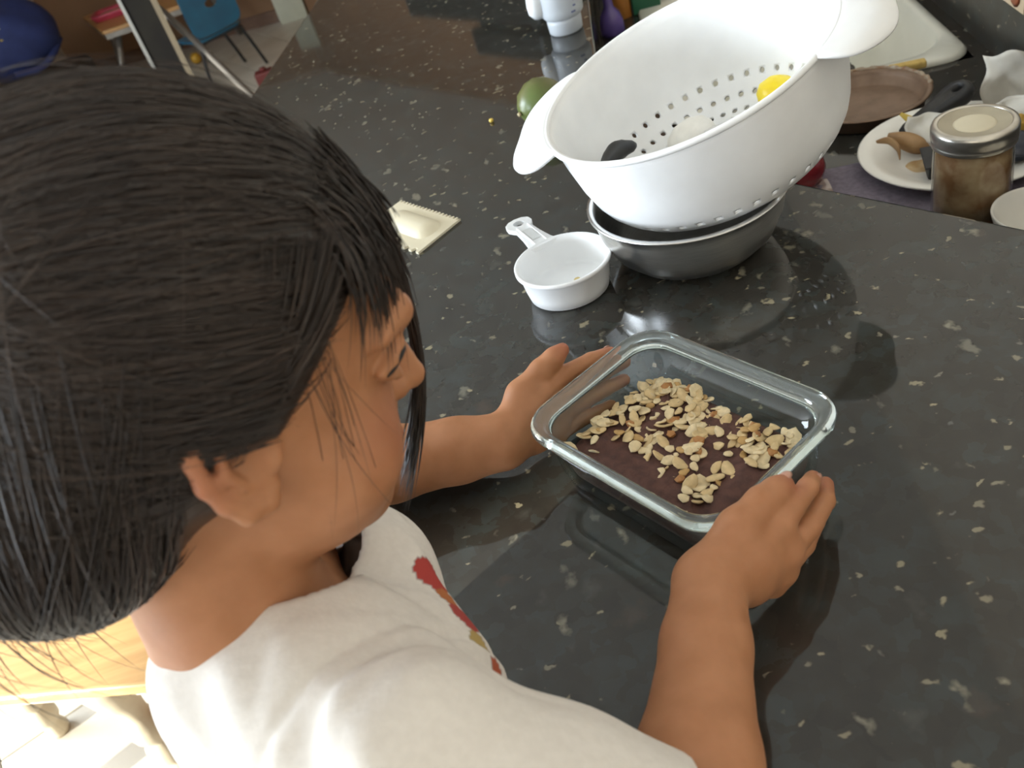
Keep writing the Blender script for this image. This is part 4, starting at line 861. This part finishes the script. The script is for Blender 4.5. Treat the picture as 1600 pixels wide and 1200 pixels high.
# flush: lips, cheeks, ear rims, finger tips
hq = (P - HT) @ HR
def blob(q, c, r): d = ((q - np.array(c)) / np.array(r)); return np.clip(1.25 - np.sqrt((d ** 2).sum(1)), 0, 1)
fl = .9 * np.maximum(blob(hq, (0, 8.9, -3.95), (1.9, .9, .5)), blob(hq, (0, 8.8, -4.9), (1.6, .9, .5)))
for sx in (-1, 1): fl = np.maximum(fl, np.maximum(.35 * blob(hq, (sx * 4, 7, -2), (2.4, 2.4, 2.2)), .35 * blob(hq, (sx * 7.6, -1.2, -.5), (1.2, 1.6, 2.6))))
for t in (rh(.95, 8.9, 4.4), rh(.95, 9.7, 3.0), rh(1.0, 5.8, 6.8), lh(.95, 11.2, 4.7), lh(.55, 12.1, 3.3), lh(.25, 11.4, 2), lh(1.95, 7.5, 7.3)): fl = np.maximum(fl, .45 * blob(P, t, (1.3, 1.3, 1.3)))
vc = body.data.color_attributes.new('flush', 'FLOAT_COLOR', 'POINT'); vc.data.foreach_set('color', np.repeat(fl[:, None], 4, 1).astype(np.float32).ravel())
# eyes
for sx in (-1, 1):
    fwd = HR @ np.array([sx * -.10, .97, -.22]); c = H(sx * 3.05, 7.42, 1.3)
    e = Geo().add(*lathe([(0, -1.2)] + [(1.2 * math.sin(t), -1.2 * math.cos(t)) for t in np.linspace(.2, PI - .2, 14)] + [(0, 1.2)], c, fwd, seg=24)).obj('eye', mat('eye_white', (.62, .58, .54), None, 20, .15), kid)
    Geo().add(*lathe([(0, 1.27), (.28, 1.255), (.55, 1.13), (.58, 1.0)], c, fwd, seg=20)).obj('iris', mat('iris_dark', (.012, .007, .005), None, 90, .08), e)
    lash = [H(sx * a, b, c_) for a, b, c_ in ((1.8, 8.45, 1.2), (2.5, 8.85, 1.55), (3.4, 8.8, 1.65), (4.3, 8.15, 1.3), (4.8, 7.6, 1.0))]
    Geo().add(*tube(spline(lash, 4), [.05, .09, .13, .15, .16, .16, .16, .16, .16, .16, .16, .15, .14, .13, .11, .08, .04], 8)).obj('eyelashes', mat('lash', (.01, .007, .006), None, 90, .6), kid)
    brw = [H(sx * a, b, c_) for a, b, c_ in ((1.3, 9.1, 2.95), (2.6, 9.15, 3.4), (4.0, 8.5, 3.4), (5.3, 7.35, 2.9))]
    Geo().add(*tube(spline(brw, 5), [.10, .16, .19, .21, .22, .22, .21, .20, .20, .19, .18, .17, .15, .12, .09, .05], 8, True, .5)).obj('eyebrow', mat('brow', (.018, .012, .009), None, 90, .7), kid)
# nails
NAIL = mat('nail', (.56, .30, .22), None, 60, .25)
for c, d, up in ((rh(.98, 5.75, 7.25), E2, (.0, .0, 1)), (lh(2.35, 7.0, 7.35), E2, (-E1[0], -E1[1], .5)), (rh(1.38, 8.25, 4.95), E2, (E1[0], E1[1], .35)), (lh(1.35, 10.9, 5.0), E2, (-E1[0], -E1[1], .4))):
    u3 = np.array(up, float); u3 /= np.linalg.norm(u3); d3 = np.array([d[0], d[1], 0.0]); d3 -= u3 * (d3 @ u3); d3 /= np.linalg.norm(d3); w3 = np.cross(u3, d3)
    Geo().add(*lathe([(0, .10), (.7, .06), (1, -.06)], c, fr=(d3 * .5, w3 * .36, u3), seg=14)).obj('nail', NAIL, kid)


# ------------------------------------------------------------------ clothes
PRINT_SPOTS = [((-8.0, 34.0, 11.2), 1.35, (.42, .06, .05)), ((-7.4, 32.4, 10.9), .8, (.45, .16, .06)), ((-6.7, 31.0, 10.6), 1.1, (.40, .07, .06)), ((-6.2, 29.4, 10.4), .8, (.45, .32, .12)), ((-5.8, 28.2, 9.6), .7, (.40, .1, .05))]
S = Sdf((-42, 8, -32), (10, 60, 26), .24)
def off_ell(c, rad, g, k): S.ell(c, np.array(rad) + g, TR, k)
off_ell((-16.0, 28.2, 4.5), (7.8, 5.2, 10.5), 1.1, 1)
off_ell((-18.6, 24.6, -9.0), (7.4, 5.4, 12.0), 1.5, 3); off_ell((-21.3, 23.2, -20), (8.2, 6.2, 9.0), 1.6, 3)
S.chain([SHL, np.array([-16.2, 31.0, 12.3]), SHR], [4.8, 5.7, 5.0], 2.5)
S.cone((-15.5, 33.5, 8), (-11.8, 36.6, 10.0), 5.6, 4.1, 2.5); S.cone((-12.5, 31, 6), (-10.9, 28.5, 7.5), 4.6, 4.0, 2.5); S.cone((-12.0, 35.5, 10.2), (-9.4, 28.5, 8.9), 3.9, 3.9, 2.0)
SLR = SHR * .10 + ELR * .90; SLL = SHL * .25 + ELL * .75
S.chain([SHR, SHR * .5 + SLR * .5, SLR], [5.0, 4.9, 5.1], 1.5); S.chain([SHL, SHL * .5 + SLL * .5, SLL], [5.0, 4.9, 5.2], 1.5)
ax = [S.lo[i] + S.h * np.arange(S.n[i]) for i in range(3)]
X, Y, Z = ax[0][:, None, None], ax[1][None, :, None], ax[2][None, None, :]
# soft folds pulling from the armpits towards the collar, and slack across the belly
w1 = np.sin(.62 * X - .35 * Y + .55 * Z + 1.2 * np.sin(.21 * Y + .2 * Z)); w2 = np.sin(.95 * Z + .30 * X - .42 * Y + 1.5 * np.sin(.17 * X + 1)); w3 = np.sin(1.45 * (X + .4 * Z) + .5 * Y + np.sin(.3 * Z))
S.D += (.30 * w1 * np.abs(w2) + .24 * np.maximum(w2, 0) ** 2 + .09 * w3).astype(np.float32)
sn_ = SHR - np.array([-16.2, 31.0, 12.3]); sn_ /= np.linalg.norm(sn_)
sd_ = (X + 11.6) * sn_[0] + (Y - 25.2) * sn_[1] + (Z - 13) * sn_[2]; S.D += (.20 * np.exp(-(sd_ / .26) ** 2) - .10 * np.exp(-((sd_ - .7) / .5) ** 2)).astype(np.float32)   # sleeve seam
def plane(p, n): p, n = np.array(p, float), np.array(n, float) / np.linalg.norm(n); return (X - p[0]) * n[0] + (Y - p[1]) * n[1] + (Z - p[2]) * n[2]
S.D = np.maximum(S.D, -(S.D + .50))                                   # cloth shell
# openings: collar, sleeve ends, hem
nc = np.array([.36, .20, .91]); nc /= np.linalg.norm(nc); cr_ = np.cross(tlat, nc); NRm = np.stack([tlat, cr_ / np.linalg.norm(cr_), nc], 1)
S.ell((-14.2, 34.9, 18.3), (5.7, 6.0, 4.3), NRm, 0, True)
for e_, s_ in ((ELR, SHR), (ELL, SHL)):
    d_ = (e_ - s_) / np.linalg.norm(e_ - s_); c_ = s_ + (e_ - s_) * (.87 if e_ is ELR else .78)
    a0 = c_; S.op(lambda x, y, z: np.maximum(-((x - a0[0]) * d_[0] + (y - a0[1]) * d_[1] + (z - a0[2]) * d_[2]), np.sqrt((x - a0[0]) ** 2 + (y - a0[1]) ** 2 + (z - a0[2]) ** 2) - 9), a0 - 9, a0 + 9, 0, True)
S.D = np.maximum(S.D, plane((-26, 25, -27), (0, 0, -1)).astype(np.float32))
P, Q = S.polygons()
SHIRT = mat('white_cotton', (.76, .71, .65), (.72, .67, .61), 220, .9, bump=.12, spec=.2)
shirt = bigmesh('shirt', P, Q, SHIRT, kid, smooth=2)
# the flower print on the chest: a colour attribute read by the cloth
def prn():
    nt = SHIRT.node_tree; p = nt.nodes['Principled BSDF']; L = nt.links.new; lk = p.inputs['Base Color'].links[0].from_socket
    at = nn(nt, 'ShaderNodeVertexColor'); at.layer_name = 'print'; mx = nn(nt, 'ShaderNodeMix', data_type='RGBA'); L(at.outputs['Alpha'], mx.inputs[0]); L(lk, mx.inputs[6]); L(at.outputs['Color'], mx.inputs[7]); L(mx.outputs[2], p.inputs['Base Color'])
prn()
pc4 = np.zeros((len(P), 4), np.float32)
for c, r, colr in PRINT_SPOTS:
    m_ = ((P - np.array(c)) ** 2).sum(1) < r * r; pc4[m_] = (*colr, 1)
va = shirt.data.color_attributes.new('print', 'FLOAT_COLOR', 'POINT'); va.data.foreach_set('color', pc4.ravel())
T = Sdf((-50, 6, -92), (-8, 48, -14), .4)
FR, FLt = np.array([-27.0, 18.0, -82.0]), np.array([-33.0, 31.0, -82.0])
HPR, HPL = np.array([-21.5, 20.0, -24.0]), np.array([-25.5, 29.0, -24.0])
T.ell((-21.5, 23.3, -21), (8.5, 6.5, 7.5), TR, .5)
for hp_, ft in ((HPR, FR), (HPL, FLt)):
    kn = hp_ * .5 + ft * .5 + np.array([2.0, 1.2, 0]); T.chain([hp_, kn, ft + (0, 0, 3)], [6.2, 4.8, 4.2], 2)
T.op(lambda x, y, z: z + 76 + 0 * x + 0 * y, (-50, 6, -92), (-8, 48, -76), 0, True)
P, Q = T.polygons(); bigmesh('trousers', P, Q, mat('dark_blue_trousers', (.03, .04, .07), (.025, .032, .055), 60, .9, bump=.2), kid, smooth=1)
SHOE = mat('grey_shoe', (.2, .2, .21), (.16, .16, .17), 30, .6)
for ft in (FR, FLt):
    K = Sdf(ft - (8, 8, 6), ft + (16, 16, 10), .35); K.cone(ft + (-1, -.5, .8), ft + (9, 5, -.2), 3.4, 2.8, 1); K.cone(ft + (-.5, -.3, 2), ft + (0, 0, 7), 3.3, 3.1, 1)
    K.op(lambda x, y, z: z - (ft[2] - 2.98) + 0 * x + 0 * y, ft - (8, 8, 6), (ft[0] + 16, ft[1] + 16, ft[2] - 2.9), 0, True)
    P, Q = K.polygons(); bigmesh('shoe', P, Q, SHOE, kid, smooth=1)
stp = thing('step_stool', 'low wooden step stool under the childs feet by the bar', 'stool', (-30, 27, FL))
SW = wood('step_wood', (.45, .27, .12), (.38, .21, .09))
o = Geo().add(*box((-29.5, 26.5, -86.2), 34, 30, 2.4, (-.42, .907, 0), (.907, .42, 0))).obj('tread', SW, stp, smooth=False); bevel(o, .5, 2)
for a_ in (-14, 14):
    o = Geo().add(*box((-29.5 - .42 * a_, 26.5 + .907 * a_, -97.2), 2.4, 26, 19.6, (-.42, .907, 0), (.907, .42, 0))).obj('side_panel', SW, stp, smooth=False); bevel(o, .4, 2)

# ------------------------------------------------------------------ hair
Hh = Sdf(HT - 24, HT + 22, .24)
def hell(c, rad, k=1.2, sub=False): Hh.ell(H(*c), rad, HR, k, sub)
hell((0, -1.3, 4.0), (8.4, 10.2, 9.6))
hell((0, -5.8, -1.2), (7.8, 5.8, 6.9), 2.0)
hell((0, -11.5, 2.5), (4.0, 4.2, 6.0), 2.0)
hell((.5, -10.3, -2.4), (5.6, 4.2, 5.2), 2.5)
hell((2.8, -6.2, -4.2), (4.0, 3.8, 3.6), 2.0)
hell((0, 10.2, -3.9), (11.4, 10.6, 11.2), .8, True)            # face opening
for sx in (-1, 1): hell((sx * 8.2, 1.2, -2.5), (2.6, 2.4, 2.7), .8, True)    # ears show
hell((0, 2.2, -8.5), (7.5, 5.0, 6.5), .8, True)                              # throat and neck side stay clear
Pc, Qc = Hh.polygons()
def hairmat():
    m = mat('dark_brown_hair', (.012, .008, .0065), (.022, .015, .011), 9, .36, detail=4, stretch=(6, 1, 1), spec=.6)
    nt = m.node_tree; p = nt.nodes['Principled BSDF']; L = nt.links.new; lk = p.inputs['Base Color'].links[0].from_socket
    at = nn(nt, 'ShaderNodeVertexColor'); at.layer_name = 'tone'; mx = nn(nt, 'ShaderNodeMix', data_type='RGBA'); L(at.outputs['Color'], mx.inputs[0]); L(lk, mx.inputs[6]); mx.inputs[7].default_value = (.075, .046, .030, 1); L(mx.outputs[2], p.inputs['Base Color'])
    return m
HAIR = hairmat()
cap = bigmesh('hair', Pc, Qc, HAIR, kid, smooth=1)
rs = np.random.RandomState(3)
def fld(P):
    q = (P - Hh.lo) / Hh.h; i = np.clip(np.floor(q).astype(int), 0, Hh.n - 2); f = np.clip(q - i, 0, 1); D = Hh.D; r = 0
    for a in (0, 1):
        for b in (0, 1):
            for c in (0, 1):
                r = r + D[i[:, 0] + a, i[:, 1] + b, i[:, 2] + c] * np.where(a, f[:, 0], 1 - f[:, 0]) * np.where(b, f[:, 1], 1 - f[:, 1]) * np.where(c, f[:, 2], 1 - f[:, 2])
    return r
def grad(P):
    e = .35; g = np.stack([fld(P + np.eye(3)[k] * e) - fld(P - np.eye(3)[k] * e) for k in range(3)], 1); return g / (np.linalg.norm(g, axis=1)[:, None] + 1e-6)
def Hm(q): return HT + q @ HR.T
def flow(start, target_fn, steps, step, offs):
    P = start.copy(); out = []
    for k in range(steps):
        for _ in range(2): P = P - grad(P) * (fld(P) - offs)[:, None] * .9
        out.append(P.copy()); n = grad(P); d = target_fn(P, k); d = d - n * (d * n).sum(1)[:, None]; d /= np.linalg.norm(d, axis=1)[:, None] + 1e-6; P = P + d * step
    return np.stack(out, 1)                                    # strands x points x 3
def smoothline(Sx, it=2):
    for _ in range(it): Sx[:, 1:-1] = .5 * Sx[:, 1:-1] + .25 * (Sx[:, :-2] + Sx[:, 2:])
    return Sx
sets = []
GP = Hm(np.array([[0, -13.0, 4.5]]))[0]
# top hair swept back from the hairline and crown
N = 5200; vi = rs.randint(0, len(Pc), N * 4); c0 = Pc[vi]; hq = (c0 - HT) @ HR; ok = (hq[:, 1] > -7) & (hq[:, 2] > -1.5) ; c0 = c0[ok][:N]
jit = rs.normal(0, 1.6, c0.shape)
sets.append((smoothline(flow(c0, lambda P, k: GP + jit[:len(P)] - P, 15, 1.15, rs.uniform(.0, .30, len(c0)))), rs.uniform(.02, .05, len(c0)), .6 * rs.beta(1.3, 3.0, len(c0))))
# back hair hanging to the nape
ok = (hq[:, 1] < -1.5) & (hq[:, 2] < 6); b0 = Pc[vi][ok][:3000]; dn_ = Hm(np.array([[0, -8.0, -40]]))[0]; j2 = rs.normal(0, 5, b0.shape)
sets.append((smoothline(flow(b0, lambda P, k: dn_ + j2[:len(P)] - P, 12, 1.1, rs.uniform(.0, .35, len(b0)))), rs.uniform(.02, .05, len(b0)), .6 * rs.beta(1.3, 3.0, len(b0))))
def free(starts, mids, ends, n=12):
    t = np.linspace(0, 1, n)[None, :, None]; a, b, c = (np.asarray(x)[:, None, :] for x in (starts, mids, ends)); return (1 - t) ** 2 * a + 2 * t * (1 - t) * b + t * t * c
# fly-away hairs standing off the crown
fa = c0[:260]; jf = rs.normal(0, 4, fa.shape)
sets.append((smoothline(flow(fa, lambda P, k: GP + jf[:len(P)] - P, 9, 1.2, rs.uniform(.25, .95, len(fa)))), rs.uniform(.010, .020, len(fa)), rs.beta(2, 3.0, len(fa))))
# loose ends below the back hair
n = 130; q = np.stack([rs.uniform(-5, 4.0, n), rs.uniform(-14, -7, n), rs.uniform(-6.5, -3, n)], 1); st_ = Hm(q); e_ = st_ + np.stack([rs.normal(-1.2, 1.2, n), rs.normal(.6, 1.2, n), -rs.uniform(4, 11, n)], 1); md = .5 * (st_ + e_) + np.stack([rs.normal(-2.2, .9, n), rs.normal(0, .9, n), np.zeros(n) - .8], 1)
sets.append((free(st_, md, e_), rs.uniform(.018, .04, n), rs.beta(1.3, 3, n)))
# fringe over the forehead and beside the far cheek
n = 520; u = rs.uniform(-5.5, 5.2, n); q = np.stack([u, 6.5 - .10 * u ** 2 + rs.normal(0, .3, n), 10.0 - .05 * u ** 2 + rs.normal(0, .5, n)], 1); q1 = np.stack([u * 1.15 + .2, 9.5 - .10 * u ** 2, 7.6 + rs.normal(0, .5, n)], 1); q2 = np.stack([u * 1.35 - .4 - .5 * (u < 0), 9.8 - .14 * u ** 2 + rs.normal(0, .3, n), 3.6 + rs.normal(0, 1.2, n) - np.clip(-u - 1, 0, 4) * .9], 1)
sets.append((free(Hm(q), Hm(q1), Hm(q2)), rs.uniform(.04, .09, n), rs.beta(1.2, 4, n)))
n = 80; q = np.stack([rs.normal(-1.6, .35, n), rs.normal(7.3, .2, n), rs.normal(8.3, .3, n)], 1); q1 = np.stack([rs.normal(-2.4, .22, n), rs.normal(13.5, .2, n), rs.normal(1.8, .6, n)], 1); q2 = np.stack([rs.normal(-1.0, .25, n), rs.normal(9.8, .2, n), rs.normal(-8.0, .8, n)], 1)
sets.append((free(Hm(q), Hm(q1), Hm(q2), 16), rs.uniform(.05, .09, n), rs.beta(1.2, 5, n)))
# side hair in front of the ear and stray hairs across the cheek
n = 220; q = np.stack([rs.uniform(5.4, 7.4, n), rs.uniform(2.6, 5.6, n), rs.uniform(5.5, 8.5, n)], 1); q1 = np.stack([q[:, 0] * .2 + 6.7, q[:, 1] * .6 + .2, q[:, 2] * 0 + 2.6], 1); q2 = np.stack([rs.normal(6.9, .25, n), rs.uniform(-1.0, .8, n), rs.uniform(-.8, 1.6, n)], 1)
sets.append((free(Hm(q), Hm(q1), Hm(q2)), rs.uniform(.03, .07, n), rs.beta(1.3, 3, n)))
n = 15; q = np.stack([rs.uniform(6.0, 7.2, n), rs.uniform(3.0, 5, n), rs.uniform(3, 6.5, n)], 1); q1 = np.stack([rs.uniform(6.8, 7.6, n), rs.uniform(4.0, 6.5, n), rs.uniform(-1.5, 1, n)], 1); q2 = np.stack([rs.uniform(4.2, 6.4, n), rs.uniform(3.5, 8.4, n), rs.uniform(-7.5, -2.0, n)], 1)
sets.append((free(Hm(q), Hm(q1), Hm(q2)), rs.uniform(.012, .022, n), rs.beta(2, 3, n)))
HV, HF, HC = [], [], []; base = 0
for Sx, rad, tone in sets:
    n, m, _ = Sx.shape; t = np.gradient(Sx, axis=1); t /= np.linalg.norm(t, axis=2)[..., None] + 1e-6; a = np.cross(t, np.array([.31, .52, .79])); a /= np.linalg.norm(a, axis=2)[..., None] + 1e-6; b = np.cross(t, a)
    tap = np.minimum(1, np.minimum(np.arange(m) + .8, (m - 1 - np.arange(m)) * .5 + .12) / 2.2)[None, :, None]; r = rad[:, None, None] * tap
    ring = np.stack([Sx + r * (a * math.cos(k * 2 * PI / 3) + b * math.sin(k * 2 * PI / 3)) for k in range(3)], 2)
    HV.append(ring.reshape(-1, 3)); HC.append(np.repeat(tone, m * 3)); idx = base + np.arange(n)[:, None, None] * (m * 3) + np.arange(m - 1)[None, :, None] * 3 + np.arange(3)[None, None, :]; nx = base + np.arange(n)[:, None, None] * (m * 3) + np.arange(m - 1)[None, :, None] * 3 + ((np.arange(3) + 1) % 3)[None, None, :]
    HF.append(np.stack([idx, nx, nx + 3, idx + 3], -1).reshape(-1, 4)); base += n * m * 3
HV, HF, HC = np.concatenate(HV), np.concatenate(HF), np.concatenate(HC)
strands = bigmesh('hair_strands', HV, HF, HAIR, kid, smooth=0); strands['kind'] = 'stuff'
ta_ = strands.data.color_attributes.new('tone', 'FLOAT_COLOR', 'POINT'); ta_.data.foreach_set('color', np.repeat(HC[:, None], 4, 1).astype(np.float32).ravel())
ca_ = cap.data.color_attributes.new('tone', 'FLOAT_COLOR', 'POINT'); ca_.data.foreach_set('color', np.full(len(cap.data.vertices) * 4, .08, np.float32))
